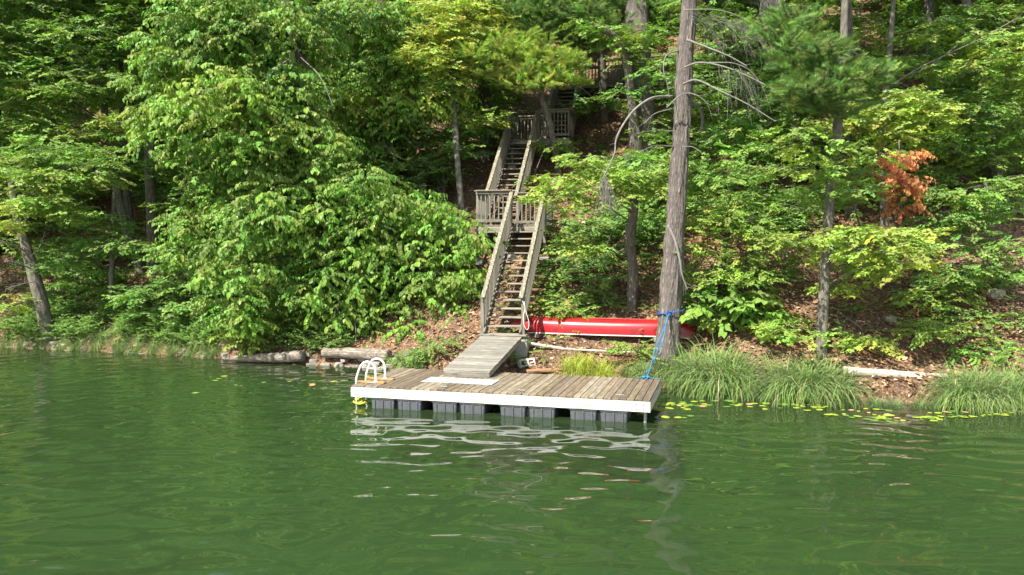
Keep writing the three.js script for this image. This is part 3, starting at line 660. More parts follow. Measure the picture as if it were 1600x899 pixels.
function lying(name, label, category, pts, radii, mat, o = {}) {     // a log or stick through ground points
  const base = pts[0].clone(), t = tube(pts.map((p) => p.clone().sub(base)), radii, o.seg ?? 14, { rings: o.rings ?? 24, lump: o.lump ?? 0.1, furrow: o.furrow ?? 0.006, seed: pts[0].x });
  const m = part(numbered(name), t, mat, scene); m.position.copy(base); return tag(m, label, category, o.group);
}
const lift = (px, py, h) => { const p = G(px, py); p.y += h; return p; };
const low = (px, py, Z) => at(px, py, Z);
{
  const b = lift(838, 580, 0.04), c = lift(868, 584, 0.05), t = thing('brown_board', 'short reddish brown board lying behind the dock beside the cinder block', 'board', b.clone().lerp(c, 0.5), undefined, 0.25);
  part('board', box(0.95, 0.05, 0.18), M.brownBoard, t, [0, 0.02, 0], [0.1, 0, 0.02]);
}
lying('fallen_log', 'tapered grey log at the waterline, left of the two logs left of the dock', 'log', [low(345, 560, 22.75), low(400, 560, 22.5), low(474, 556, 22.15)], [0.05, 0.12, 0.15], M.log);
lying('fallen_log', 'thick grey log above the shore stones, right one of two logs left of the dock', 'log', [low(505, 551, 22.1), low(560, 553, 21.8), low(608, 556, 21.45)], [0.14, 0.15, 0.165], M.log);
lying('driftwood_pole', 'long pale pole lying on the litter below the red canoe', 'pole', [low(826, 537, 20.2), low(880, 545, 20.0), low(985, 551, 19.5)], [0.045, 0.04, 0.025], M.drift, { seg: 8 });
lying('driftwood_log', 'pale weathered timber on the bank behind the right-hand grass tussocks', 'log', [low(1318, 580, 17.35), low(1390, 585, 17.2), low(1482, 590, 17.05)], [0.1, 0.09, 0.075], M.drift, { lump: 0.06 });
lying('driftwood_log', 'thin brown branch lying just behind the pale timber on the right bank', 'branch', [low(1335, 570, 17.75), low(1400, 567, 17.7), low(1450, 575, 17.5)], [0.035, 0.035, 0.02], M.log, { seg: 8 });
lying('fallen_branch', 'thin bent fallen branch on the litter slope right of the slim grey tree', 'branch', [lift(1310, 490, 0.05), lift(1330, 505, 0.07), lift(1345, 513, 0.04)], [0.02, 0.018, 0.01], M.dead, { seg: 6 });
lying('fallen_branch', 'dead branch lying level on the dark slope left of the upper slim grey tree', 'branch', [low(1222, 318, 22.5), low(1255, 318, 22.4), low(1292, 328, 22.3)], [0.02, 0.018, 0.01], M.dead, { seg: 6 });
// stones
function stone(p, sx, sy, sz, k, label, group, name = 'shore_stone') {
  const g = new THREE.IcosahedronGeometry(1, 3), v = g.attributes.position, s = k * 3.7;
  for (let i = 0; i < v.count; i++) { const x = v.getX(i), y = v.getY(i), z = v.getZ(i), q = 1 + 0.45 * noise(x * 1.1 + s, y * 1.1, z * 1.1) + 0.12 * noise(x * 3 + s, y * 3, z * 3); v.setXYZ(i, clamp(x * q, -0.82, 0.82) * sx, clamp(y * q, -0.75, 0.72) * sy, clamp(z * q, -0.8, 0.8) * sz); }
  const n = toCreasedNormals(g, 0.6); const m = part(numbered(name), n, M.rock[k % 3], scene); m.position.copy(p); m.rotation.y = k * 1.3; return tag(m, label, 'rock', group);
}
{
  const r = rng(61);
  for (let i = 0; i < 46; i++) { const px = rr(r, 478, 640), p = at(px, lerp(566, 577, (px - 478) / 160) + rr(r, -5, 5), 0.001); const X0 = (px - 800) / F * 21.6, Z = shoreZ(X0) + rr(r, -0.12, 0.5); stone(V((px - 800) / F * Z, ground((px - 800) / F * Z, Z) + 0.02, -Z), rr(r, 0.07, 0.2), rr(r, 0.05, 0.12), rr(r, 0.07, 0.16), i, 'rounded grey stone in the row of stones at the waterline below the grey log', 'stones on the shore left of the dock'); }
  for (let i = 0; i < 40; i++) { const px = rr(r, 0, 345), X = (px - 800) / F * lerp(25.8, 23.3, px / 345), Z = shoreZ(X) + rr(r, -0.1, 0.3); stone(V(X, ground(X, Z) + 0.0, -Z), rr(r, 0.05, 0.16), rr(r, 0.04, 0.1), rr(r, 0.05, 0.13), i, 'small stone along the left shore at the edge of the water', 'stones on the far left shore'); }
  for (let i = 0; i < 16; i++) { const px = rr(r, 1030, 1110), X = (px - 800) / F * 18.2, Z = shoreZ(X) + rr(r, -0.15, 0.3); stone(V(X, ground(X, Z) + 0.0, -Z), rr(r, 0.05, 0.13), rr(r, 0.04, 0.08), rr(r, 0.05, 0.12), i, 'small stone at the water between the dock corner and the tussock', 'stones right of the dock'); }
  for (const [px, py, s, l] of [[1490, 315, 0.5, 'grey boulder showing in the upper right slope, left one of three'], [1545, 318, 0.6, 'grey boulder showing in the upper right slope, middle one of three'], [1585, 325, 0.5, 'grey boulder showing in the upper right slope, right one of three'], [1555, 462, 0.28, 'pale boulder in the litter at the right edge of the lower slope'], [1392, 500, 0.16, 'small pale rock in the litter above the pale timber'], [792, 405, 0.3, 'pale rock under the lower stair flight']]) { const p = G(px, py); stone(V(p.x, p.y + s * 0.15, p.z), s, s * 0.6, s * 0.7, Math.round(px), l, undefined, 'boulder'); }
}

// ------------------------------------------------------------------ trees (pixel stations; see tree())
const pineBase = onGround(3.75, 19.25);
tree({ name: 'pine_tree', label: 'tall bare-limbed grey pine trunk by the shore with a blue rope tied round it', base: pineBase, bark: 'barkPine', furrow: 0.028, lump: 0.05, flare: 0.2,
  trunk: [[1043, 556, 39], [1048, 470, 34], [1057, 330, 29], [1066, 190, 26.5], [1072, 70, 24.5, 0.1], [1077, 0, 22, 0.15]], rise: 8,
  bare: [
    [[10, 4, 7], [1050, 151, 0], [1020, 153, -0.5], [993, 170, -0.8], [977, 190, -1], [963, 217, -1.1], [960, 240, -1.2], [940, 283, -1.3]],
    [[8, 3, 6], [1074, 62, -0.2], [1113, 77, -0.7], [1140, 88, -0.9], [1167, 103, -1.1]],
    [[8, 3, 8], [1070, 105, -0.3], [1093, 98, -0.6], [1140, 107, -0.9], [1200, 135, -1.2], [1228, 150, -1.4]],
    [[9, 3, 8], [1068, 131, -0.3], [1087, 125, -0.6], [1127, 143, -0.9], [1163, 160, -1.1], [1212, 190, -1.3]],
    [[6, 2, 3], [1042, 168, -0.4], [1067, 147, -0.6], [1087, 148, -0.7], [1110, 165, -0.8]],
    [[4, 2, 2], [1050, 170, -0.3], [1023, 178, -0.5], [1007, 193, -0.7]],
    [[5, 2, 2], [1060, 79, 0], [1041, 87, -0.3], [1037, 110, -0.4], [1042, 127, -0.4], [1046, 152, -0.5]],
    [[4, 2, 2], [1054, 229, -0.1], [1022, 228, -0.4], [1000, 238, -0.6]],
    [[4, 2, 1], [1054, 205, -0.1], [1022, 204, -0.4], [994, 209, -0.5]],
    [[4, 2, 1], [1066, 229, -0.3], [1083, 230, -0.5], [1097, 239, -0.6]],
    [[11, 4, 14], [1044, 352, -0.4], [1056, 380, -0.55], [1063, 410, -0.6], [1066, 430, -0.6], [1074, 452, -0.65]],
    [[14, 8, 0], [1066, 155, 0.1], [1090, 165, 0.5], [1098, 185, 0.8], [1094, 208, 0.9]],
  ], top: [13.5, 17.5, 2.4, 10, 'pine', 'pine'] });
{ // dead hanging twig bundles
  const r = rng(88), fans = [
    ['bundle of dead drooping grey twigs hanging left of the pine trunk above the canoe', 942, 280, 17.9, 40, 0.55, 0.95, [-0.3, 0.5]],
    ['fan of dead drooping grey twigs right of the pine trunk at the picture top', 1080, 22, 18.8, 55, 0.5, 1.3, [0.2, 1.5], 1.5],
    ['bundle of dead hanging twigs on a branch end right of the pine trunk', 1118, 105, 18.3, 34, 0.25, 1.2, [-0.1, 0.5], 1.0],
    ['curtain of dead hanging twigs between the pine trunk and the dark pine bough', 1185, -10, 18.6, 55, 0.5, 1.2, [0.0, 0.7], 0.5],
  ];
  for (const [label, px, py, Z, n, w, len, [d0, d1], reach = 0.1] of fans) {
    const o = at(px, py, Z), t = thing('dead_twigs', label, 'dead branch', o), gs = [];
    if (reach > 0.3) gs.push(tube([V(-0.15, 0.1, 0), V(reach * 0.4, 0.06, 0.1), V(reach * 0.75, -0.12, 0.15), V(reach, -0.45, 0.2)], [0.018, 0.013, 0.009, 0.005], 5, { rings: 12, lump: 0.15 }));
    for (let i = 0; i < n; i++) {
      const q = r() * reach, s = V(q + (r() - 0.5) * 0.1, (r() - 0.6) * 0.15 - 0.25 * q * q / Math.max(reach, 0.1), (r() - 0.5) * 0.35), l = len * rr(r, 0.25, 1), d = V(rr(r, d0, d1), -1, (r() - 0.5) * 0.9).normalize(), e = s.clone().add(d.multiplyScalar(l)), bow = V((d0 + d1) * 0.1 * l + (r() - 0.5) * 0.12, (r() - 0.2) * 0.2 * l, (r() - 0.5) * 0.1), m = s.clone().lerp(e, 0.4).add(bow);
      gs.push(tube([s, m, e], [0.0055, 0.004, 0.0025], 4, { rings: 6, cap: false }));
      for (let k = 0; k < 2; k++) { const f = m.clone().lerp(e, rr(r, 0, 0.8)), h = f.clone().add(V((r() - 0.5) * 0.3 + 0.1 * (d0 + d1), -0.25 * r() - 0.03, (r() - 0.5) * 0.25)); gs.push(tube([f, f.clone().lerp(h, 0.5).add(V(0, 0.03, 0)), h], [0.0035, 0.003, 0.002], 3, { cap: false })); }
    }
    part('twig', merge(gs), M.dead, t);
  }
}
{ // blue rope from the pine to the dock
  const o = at(1045, 490, 18.95), t = thing('mooring_rope', 'blue mooring rope tied round the pine and led down to the dock corner', 'rope', o), c = pineBase.clone(), ring = [];
  const axis = at(1048, 488, 19.25);
  for (let i = 0; i <= 40; i++) { const a = i / 20 * Math.PI * 2; ring.push(V(axis.x + Math.cos(a) * 0.325, axis.y + 0.03 * Math.sin(a * 1.3) + (i > 20 ? 0.03 : 0) + 0.03 * Math.cos(a), axis.z + Math.sin(a) * 0.325).sub(o)); }
  part('loop', new THREE.TubeGeometry(new THREE.CatmullRomCurve3(ring), 120, 0.014, 7), M.blue, t);
  part('knot', new THREE.TorusKnotGeometry(0.045, 0.016, 60, 8, 2, 3), M.blue, t, [0, 0, 0.02]);
  const end = dockP(DW / 2 - 0.32, YD + 0.03, -DL / 2 + 0.06).sub(o);
  for (let k = 0; k < 3; k++) { const pts = []; for (let i = 0; i <= 12; i++) { const q = i / 12; pts.push(V(0, 0, 0).lerp(end, q).add(V(Math.sin(q * 9 + k * 2.1) * 0.02 + (k - 1) * 0.03 * Math.sin(q * 3.1), -0.1 * Math.sin(q * 3.14) * (1 + 0.15 * k), 0.03 * Math.cos(q * 8 + k * 2)))); } part('strand', new THREE.TubeGeometry(new THREE.CatmullRomCurve3(pts), 60, 0.011, 6), k === 1 ? M.blue : M.teal, t); }
  part('hitch', new THREE.TorusKnotGeometry(0.05, 0.014, 60, 7, 2, 5), M.teal, t, [end.x, end.y, end.z], [Math.PI / 2, 0, 0]);
  const q = dockP(DW / 2 - 0.5, YD + 0.02, -DL / 2 + 0.05).sub(o), q2 = dockP(DW / 2 - 0.02, YD + 0.02, -DL / 2 + 0.06).sub(o);
  part('tail', new THREE.TubeGeometry(new THREE.CatmullRomCurve3([q, end.clone().add(V(0, 0.02, 0.03)), q.clone().lerp(q2, 0.7), q2]), 40, 0.01, 6), M.teal, t);
}
// the overhanging broadleaf left of the stairs
tree({ name: 'broadleaf_tree', label: 'huge broadleaf tree with drooping branches overhanging the water left of the dock', kind: 'droop', tone: 'mid', rough: 1.5, thin: 1.05, dens: 0.8, tilt: 0.9, bark: 'barkDark', trunk: [[565, 470, 34], [525, 380, 32, -0.3], [494, 250, 30, -0.4], [467, 110, 26, -0.4], [448, 0, 22, -0.4]], rise: 4, sag: 0.9,
  boughs: [
    [330, 330, -1.0, 55, 42], [420, 325, -1.6, 75, 42], [300, 365, -0.8, 40, 30], [390, 410, -1.6, 65, 42], [378, 470, -1.9, 45, 42], [385, 515, -2.0, 30, 26, 'bright'], [480, 370, -1.5, 75, 42], [560, 310, -0.8, 75, 40], [640, 325, -0.6, 60, 36], [560, 410, -1.4, 80, 42],
    [660, 395, -1.2, 65, 38], [700, 350, -1.3, 45, 18], [748, 372, -1.4, 28, 14], [700, 440, -1.4, 50, 34], [605, 475, -1.5, 75, 34], [480, 455, -1.8, 65, 34], [545, 500, -1.7, 40, 22], [730, 460, -1.4, 25, 28], [650, 500, -1.4, 45, 16], [715, 478, -1.3, 36, 20], [668, 512, -1.2, 44, 14], [610, 515, -1.3, 40, 14],
    [300, 60, -1.2, 85, 52], [400, 40, -1.4, 85, 52], [330, 145, -1.4, 85, 40, 'bright'], [430, 140, -1.3, 75, 42], [300, 215, -1.3, 75, 30], [400, 225, -1.4, 85, 34], [480, 225, -0.9, 55, 40], [245, 110, -1.0, 50, 34], [490, 295, -1.0, 55, 38], [370, 275, -1.3, 60, 30], [440, 190, -1.5, 60, 24, 'bright'], [240, 175, -1.2, 45, 20, 'bright'],
    [480, 60, -0.6, 50, 50], [330, 5, -1, 80, 30], [600, 365, -0.9, 70, 36], [520, 440, -1.6, 60, 36], [430, 270, -1.2, 50, 30],
  ],
  bare: [[[4, 2, 3], [455, 90, -1.6], [428, 110, -1.9], [412, 140, -2], [408, 165, -2]], [[4, 2, 3], [470, 90, -1.5], [500, 120, -1.9], [520, 165, -2]], [[5, 2, 4], [540, 440, -1], [530, 470, -1.8], [518, 505, -2], [515, 545, -2.1]], [[4, 2, 4], [540, 450, -1], [552, 490, -1.9], [556, 530, -2.1], [548, 565, -2.2]]],
  top: [12, 15, 2.2, 7, 'mid'] });
tree({ name: 'broadleaf_tree', label: 'green broadleaf tree with large leaves filling the top left of the stairs', kind: 'droop', tone: 'mid', rough: 1.3, thin: 1.0, dens: 0.85, tilt: 0.8, bark: 'barkDark', trunk: [[640, 300, 22], [622, 220, 20, -0.2], [606, 100, 18, -0.4], [596, 0, 16, -0.5]], rise: 4,
  boughs: [[530, 50, -1.2, 65, 50], [590, 25, -1.4, 70, 42], [560, 115, -1.5, 65, 38], [620, 110, -1.6, 50, 28], [520, 150, -1.6, 55, 22, 'bright'], [590, 160, -2.0, 65, 26, 'lime'], [650, 152, -2.1, 50, 22, 'bright'], [695, 152, -2.2, 35, 24, 'lime'], [640, 185, -2.0, 50, 18], [500, 105, -0.8, 40, 40, 'mid'], [600, 225, -1, 60, 26, 'mid'], [550, 250, -1, 50, 30, 'mid'], [660, 60, -0.8, 40, 40, 'mid'], [560, 195, -1.5, 50, 22]],
  bare: [[[3, 2, 5], [625, 190, -1.5], [635, 215, -1.9], [650, 230, -2], [660, 222, -2]], [[4, 2, 6], [600, 190, -1.4], [598, 215, -1.9], [612, 240, -2.1], [650, 255, -2.2]]],
  top: [16, 19, 2, 4, 'mid'] });
tree({ name: 'maple_tree', label: 'slim maple with sunlit yellow foliage left of the upper stair landing', kind: 'flat', tone: 'yellow', trunk: [[724, 338, 10], [716, 270, 9, 0.2], [711, 190, 9, 0.9], [704, 90, 7, 1.6], [700, 0, 6, 2]], rise: 2, lump: 0.12,
  boughs: [[690, 28, 0.7, 55, 34], [725, 58, 0.6, 45, 32], [668, 75, 0.4, 36, 26], [745, 18, 0.9, 50, 24], [705, 95, 0.5, 40, 18], [745, 180, 1.1, 42, 12, 'lime'], [760, 100, 1.5, 30, 18, 'mid'], [700, 135, 1.0, 32, 14, 'bright']], top: [14, 16, 1.4, 3, 'bright'] });
tree({ name: 'young_pine', label: 'slender pine with bright tufted crown standing in front of the second landing', kind: 'pine', tone: 'sunlitPine', trunk: [[874, 272, 10], [868, 240, 10, -0.1], [858, 190, 10, -0.3], [847, 150, 9, -0.5], [836, 90, 7, -0.8], [828, 50, 4, -1]], lump: 0.1,
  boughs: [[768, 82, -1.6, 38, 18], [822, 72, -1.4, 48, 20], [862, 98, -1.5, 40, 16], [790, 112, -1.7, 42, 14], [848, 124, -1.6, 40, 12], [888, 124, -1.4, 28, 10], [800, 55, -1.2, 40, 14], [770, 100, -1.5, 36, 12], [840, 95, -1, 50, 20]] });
tree({ name: 'pine_tree', label: 'massive dark pine trunk standing behind the bare-limbed grey pine', kind: 'pine', tone: 'pine', bark: 'barkPine', furrow: 0.02, trunk: [[1006, 268, 44], [1003, 180, 40], [998, 80, 38], [995, 0, 34]], rise: 7,
  boughs: [[880, 18, 0.4, 65, 20, 'pine'], [945, 42, 0.7, 55, 18, 'pine'], [990, 12, 0.8, 65, 18, 'pine'], [820, 14, 0.3, 55, 16, 'pine'], [920, 8, 0.8, 60, 16], [900, 60, 0.8, 36, 14], [860, 44, 0.7, 44, 14], [1030, 30, 0.8, 30, 20, 'pine']], top: [14.5, 20, 3, 22, 'pine'] });
tree({ name: 'slim_tree', label: 'slim crooked trunk bending across the face of the massive dark pine', kind: 'flat', tone: 'mid', trunk: [[1010, 264, 15], [996, 220, 14, -0.6], [987, 160, 13, -0.7], [980, 100, 13, -0.7], [966, 62, 11, -0.8], [930, 40, 9, -1]], lump: 0.1, boughs: [[1000, 60, -1, 24, 18, 'bright'], [985, 85, -0.9, 16, 12, 'bright'], [1020, 45, -0.9, 30, 14, 'mid'], [925, 36, -1, 34, 12, 'mid'], [955, 62, -1.1, 24, 10, 'mid']] });
tree({ name: 'slim_tree', label: 'slim pale trunk between the upper stairs and the massive pine', kind: 'flat', tone: 'mid', trunk: [[945, 190, 12], [942, 140, 12], [939, 90, 11], [932, 30, 10], [928, 0, 9]], rise: 5, lump: 0.1, bare: [[[5, 3, 3], [938, 85, -0.1], [915, 72, -0.6], [895, 62, -1]], [[6, 4, 1], [905, 135, -0.5], [930, 155, -0.3], [965, 178, 0]]], top: [14, 17, 1.6, 8, 'mid'] });
tree({ name: 'maple_sapling', label: 'crooked pale trunk behind the canoe carrying bright maple leaves beside the stairs', kind: 'flat', tone: 'bright', trunk: [[987, 478, 18], [990, 430, 15, 0], [984, 380, 17, 0], [990, 330, 14, -0.1], [989, 285, 12, -0.2], [978, 240, 8, -0.3]], lump: 0.15,
  boughs: [[900, 282, -1.0, 45, 14], [958, 262, -0.9, 55, 20], [1008, 290, -0.7, 40, 18], [880, 306, -1.2, 36, 12, 'lime'], [940, 304, -1.0, 40, 14], [1000, 240, -0.6, 34, 14, 'mid'], [920, 250, -0.8, 36, 14], [868, 280, -1.2, 24, 14, 'lime'], [885, 374, -0.8, 38, 10], [922, 380, -0.6, 30, 10], [1020, 268, -0.5, 26, 12]] });
tree({ name: 'maple_tree', label: 'slim straight grey trunk on the right bank with layered yellow-green maple boughs', kind: 'flat', tone: 'lime', trunk: [[1283, 552, 17], [1287, 470, 16], [1293, 370, 15], [1300, 280, 15], [1309, 200, 14], [1316, 100, 12], [1321, 0, 10]], rise: 4, lump: 0.06,
  boughs: [[1255, 370, -0.8, 36, 10], [1300, 385, 0.45, 45, 14], [1350, 362, -1.0, 50, 12], [1405, 360, -1.0, 45, 9], [1430, 378, -1.2, 28, 10, 'yellow'], [1380, 388, -1.3, 50, 12], [1335, 412, 0.45, 42, 10], [1405, 410, -1.2, 30, 9], [1315, 440, 0.45, 20, 7],
    [1262, 225, -0.7, 36, 14, 'bright'], [1310, 262, 0.45, 40, 14, 'bright'], [1250, 262, -0.6, 30, 12, 'bright'], [1340, 235, -0.8, 36, 12, 'bright'], [1270, 300, 0.45, 40, 12, 'mid'], [1340, 295, -0.5, 30, 12, 'mid'], [1240, 200, -0.4, 24, 12, 'bright'],
    [1240, 512, -0.2, 16, 8, 'bright', 'flat', 0.8], [1305, 516, 0.45, 30, 8, 'bright', 'flat', 0.8], [1345, 533, -0.2, 14, 7, 'lime', 'flat', 0.8]],
  bare: [[[5, 2, 4], [1300, 330, 0], [1265, 328, -0.3], [1225, 318, -0.5]]], top: [12.5, 14, 1.4, 3, 'bright'] });
tree({ name: 'maple_tree', label: 'slim dark trunk with yellow-green level boughs above the rust coloured dead spray', kind: 'flat', tone: 'lime', trunk: [[1385, 420, 14], [1382, 330, 13], [1380, 240, 12], [1384, 150, 10], [1392, 60, 8]], rise: 2,
  top: [12.5, 15, 2, 8, 'bright'], boughs: [[1400, 152, -1, 55, 12], [1450, 156, -1, 45, 10, 'yellow'], [1355, 182, -1.1, 45, 12], [1415, 180, -1.1, 45, 10], [1380, 205, -1, 40, 10], [1460, 175, -1, 30, 9]],
  bare: [[[4, 2, 5], [1383, 200, -0.3], [1400, 215, -0.9], [1410, 235, -1]], [[5, 2, 4], [1380, 235, -0.2], [1340, 225, -0.6], [1310, 235, -0.8]]] });
{
  const L = new Leaves(rng(404)), o = at(1405, 228, 18.9), t = thing('dead_leaf_spray', 'hanging spray of rust orange dead leaves in front of the slim dark trunk', 'dead branch', o);
  for (const [px, py, rx, ry] of [[1400, 245, 18, 14], [1418, 245, 14, 16], [1408, 275, 15, 14], [1400, 292, 12, 12], [1418, 292, 9, 12], [1410, 318, 10, 14], [1388, 262, 10, 10]]) { const c = at(px, py, 18.9), k = 18.9 / F; L.bough(c, rx * k, ry * k, 0.22, 'droop', TONES.rust, 0.55, 0.7); }
  part('twig', merge(twiggy([V(0, 0.1, 0), V(0.03, -0.5, 0), V(0.1, -1.2, 0.02), V(0.05, -1.7, 0)], 0.014, 0.006, rng(3), 24, 0.5)), M.dead, t);
  L.build(t, o);
}
tree({ name: 'pine_tree', label: 'pine with dark shaggy boughs reaching in at the upper right', kind: 'pine', tone: 'pine', bark: 'barkPine', trunk: [[1330, 330, 20], [1328, 220, 19], [1325, 90, 17], [1322, 0, 15]], rise: 5,
  boughs: [[1245, 60, -5.8, 36, 18, 'pine'], [1262, 92, -6.0, 40, 16, 'pine'], [1330, 110, -6.0, 42, 14], [1285, 128, -6.1, 46, 18, 'pine'], [1355, 126, -6.0, 26, 10], [1290, 165, -6.0, 42, 14, 'pine'], [1260, 145, -5.9, 34, 16, 'pine'], [1230, 30, -5.6, 30, 20, 'pine'], [1270, 78, -6.2, 24, 8], [1285, 145, -6.4, 26, 8]],
  bare: [[[7, 3, 6], [1322, 75, -0.5], [1340, 85, -1.5], [1370, 105, -2], [1400, 125, -2.1], [1430, 142, -2.2]]], top: [14, 16, 1.6, 5, 'pine'] });
tree({ name: 'maple_tree', label: 'broad green maple filling the upper right corner with layered boughs', kind: 'flat', tone: 'bright', bark: 'barkGrey', trunk: [[1560, 330, 20], [1555, 250, 18], [1540, 150, 16], [1520, 60, 14], [1510, 0, 12]], rise: 4,
  boughs: [[1480, 52, -1.6, 65, 20], [1555, 82, -1.8, 55, 20], [1500, 108, -1.8, 70, 18], [1585, 130, -1.6, 45, 26], [1450, 35, -1.2, 45, 14, 'mid'], [1545, 175, -1.8, 70, 18, 'mid'], [1592, 40, -1.2, 40, 24], [1480, 215, -1.4, 55, 16, 'mid'], [1560, 235, -1.7, 55, 16, 'mid'], [1430, 85, -1.5, 50, 14], [1510, 145, -1.5, 60, 14, 'mid'], [1600, 195, -1.6, 40, 20, 'mid'], [1530, 25, -1.2, 50, 18, 'mid'], [1450, 265, -1, 40, 14, 'mid']],
  bare: [[[6, 2, 6], [1385, 140, -1.6], [1430, 110, -2.2], [1480, 85, -2.4], [1530, 62, -2.4], [1595, 25, -2.4]], [[5, 2, 4], [1385, 140, -1.6], [1410, 122, -1.9], [1450, 105, -2.2], [1500, 68, -2.3]]], top: [13, 17, 2.4, 10, 'mid'] });
tree({ name: 'beech_sapling', label: 'dark green beech sapling in layers at the right edge above the litter slope', kind: 'fine', tone: 'beech', trunk: [[1560, 445, 9], [1552, 390, 8], [1545, 330, 6], [1540, 280, 4]],
  boughs: [[1540, 290, -0.8, 55, 14, 'mid'], [1585, 325, -0.8, 45, 20], [1515, 345, -0.8, 55, 18], [1570, 380, -1, 55, 20], [1490, 385, -0.9, 45, 16], [1540, 415, -1, 60, 16], [1595, 425, -1, 40, 18], [1465, 330, -0.6, 40, 16], [1500, 310, -0.6, 36, 14, 'mid'], [1450, 300, -0.5, 36, 14], [1590, 275, -0.8, 40, 14, 'mid'], [1480, 430, -0.8, 36, 10]] });
tree({ name: 'beech_sapling', label: 'layered green sapling right of the bare-limbed grey pine above the litter slope', kind: 'fine', tone: 'bright', trunk: [[1135, 465, 9], [1132, 400, 8], [1140, 320, 6], [1138, 260, 4]],
  boughs: [[1095, 350, -0.7, 40, 14], [1160, 425, -0.9, 44, 14], [1205, 370, -0.8, 34, 12], [1085, 420, -0.5, 30, 14, 'mid'], [1150, 335, -1, 46, 12], [1098, 385, -0.6, 42, 16], [1150, 362, -0.9, 50, 16], [1185, 395, -0.9, 40, 14, 'bright'], [1108, 322, -0.6, 44, 18, 'mid'], [1172, 312, -0.8, 45, 16], [1130, 270, -0.6, 55, 16, 'mid'], [1120, 425, -0.8, 44, 14], [1185, 340, -0.7, 40, 14, 'mid'], [1100, 285, -0.4, 36, 16, 'mid'], [1190, 265, -0.5, 36, 14, 'mid'], [1200, 300, -0.5, 30, 16, 'mid']] });
tree({ name: 'dogwood_shrub', label: 'low shrub with big drooping green leaves right of the canoe', category: 'shrub', kind: 'big', tone: 'mid', trunk: [[1120, 500, 6], [1125, 470, 5], [1130, 430, 3]],
  boughs: [[1108, 462, -0.4, 32, 16], [1145, 450, -0.5, 36, 16], [1170, 475, -0.6, 30, 14], [1140, 485, -0.7, 32, 14, 'mid'], [1185, 492, -0.6, 20, 10], [1095, 478, -0.4, 22, 12]] });
// left side
tree({ name: 'leaning_tree', label: 'leaning grey trunk on the far left shore with yellowish boughs above', kind: 'flat', tone: 'bright', trunk: [[76, 528, 22], [66, 480, 20], [54, 435, 19], [40, 385, 15], [25, 330, 12], [15, 270, 9]], lump: 0.06,
  boughs: [[40, 258, -0.9, 45, 20], [100, 275, -0.8, 55, 20], [30, 318, -1.1, 36, 16, 'lime'], [95, 325, -0.9, 45, 16], [150, 262, -0.6, 36, 20, 'mid'], [18, 348, -1.2, 22, 10, 'yellow'], [60, 300, -0.9, 45, 18], [10, 470, -0.6, 14, 16, 'lime'], [60, 230, -0.6, 55, 20, 'mid'], [130, 235, -0.5, 45, 18, 'mid']],
  bare: [[[5, 2, 14], [48, 420, -0.3], [28, 412, -0.8], [5, 405, -1.1]], [[5, 2, 14], [44, 398, -0.3], [20, 382, -0.8], [-5, 375, -1]], [[4, 2, 10], [55, 440, -0.2], [30, 445, -0.7], [8, 452, -0.9]], [[4, 2, 6], [48, 400, -0.2], [62, 385, -0.6], [70, 362, -0.7]]] });
tree({ name: 'slim_tree', label: 'thin straight trunk above the far left shore', kind: 'flat', tone: 'beech', trunk: [[173, 490, 9], [174, 430, 8], [176, 370, 7], [178, 300, 6]], boughs: [[140, 385, -0.8, 40, 16], [190, 372, -0.9, 40, 16, 'mid'], [110, 405, -0.8, 36, 14], [210, 390, -0.7, 40, 14], [160, 345, -0.5, 40, 18, 'mid']] });
for (const [label, tr, b] of [
  ['pale slanting trunk, left of the three trunks in the dark hollow at left', [[220, 425, 13], [204, 380, 12], [190, 330, 12], [176, 270, 11], [165, 200, 10], [160, 60, 8]], [[60, 60, -1, 60, 36], [130, 50, -1.2, 60, 36], [60, 140, -1.4, 60, 30, 'bright'], [145, 130, -1.4, 55, 30], [100, 195, -1.6, 65, 22, 'bright'], [30, 190, -1.4, 40, 22], [180, 195, -1.6, 36, 18, 'lime'], [20, 90, -1, 40, 40, 'mid'], [190, 60, -0.6, 40, 40, 'mid'], [100, 100, -1, 60, 30]]],
  ['pale upright trunk, middle of the three trunks in the dark hollow at left', [[205, 372, 13], [200, 320, 12], [194, 250, 11], [190, 150, 9]], [[210, 250, -1, 40, 20, 'mid'], [120, 30, -2, 60, 24, 'mid'], [220, 20, -2, 50, 30, 'mid']]],
  ['thick upright trunk, right of the three trunks in the dark hollow at left', [[238, 415, 17], [237, 360, 16], [234, 290, 15], [232, 220, 14], [232, 100, 11]], [[290, 300, -0.6, 40, 26, 'mid'], [270, 260, -0.6, 40, 26, 'mid'], [250, 50, -0.5, 50, 40, 'mid']]],
]) tree({ name: 'slim_tree', label, kind: 'flat', tone: 'mid', trunk: tr, rise: 5, lump: 0.05, boughs: b, top: [11.5, 16, 3, 18, 'mid'] });
tree({ name: 'leafy_shrub', label: 'dark leafy shrub on the left bank under the huge broadleaf tree', category: 'shrub', kind: 'flat', tone: 'beech', trunk: [[280, 490, 6], [285, 460, 5], [290, 420, 4]], boughs: [[240, 450, -0.4, 45, 20], [300, 425, -0.5, 50, 24], [330, 470, -0.6, 45, 20], [270, 480, -0.6, 45, 16], [270, 400, -0.3, 40, 20], [340, 440, -0.5, 36, 18], [320, 500, -0.8, 36, 16]] });
tree({ name: 'leafy_shrub', label: 'green shrub on the slope between the thin trunk and the leaning trunk', category: 'shrub', kind: 'fine', tone: 'beech', trunk: [[120, 470, 5], [118, 440, 4], [115, 410, 3]], boughs: [[95, 415, -0.3, 36, 16], [140, 440, -0.5, 40, 14, 'mid'], [100, 450, -0.5, 34, 12], [150, 415, -0.3, 36, 14], [60, 400, -0.1, 30, 20, 'mid']] });
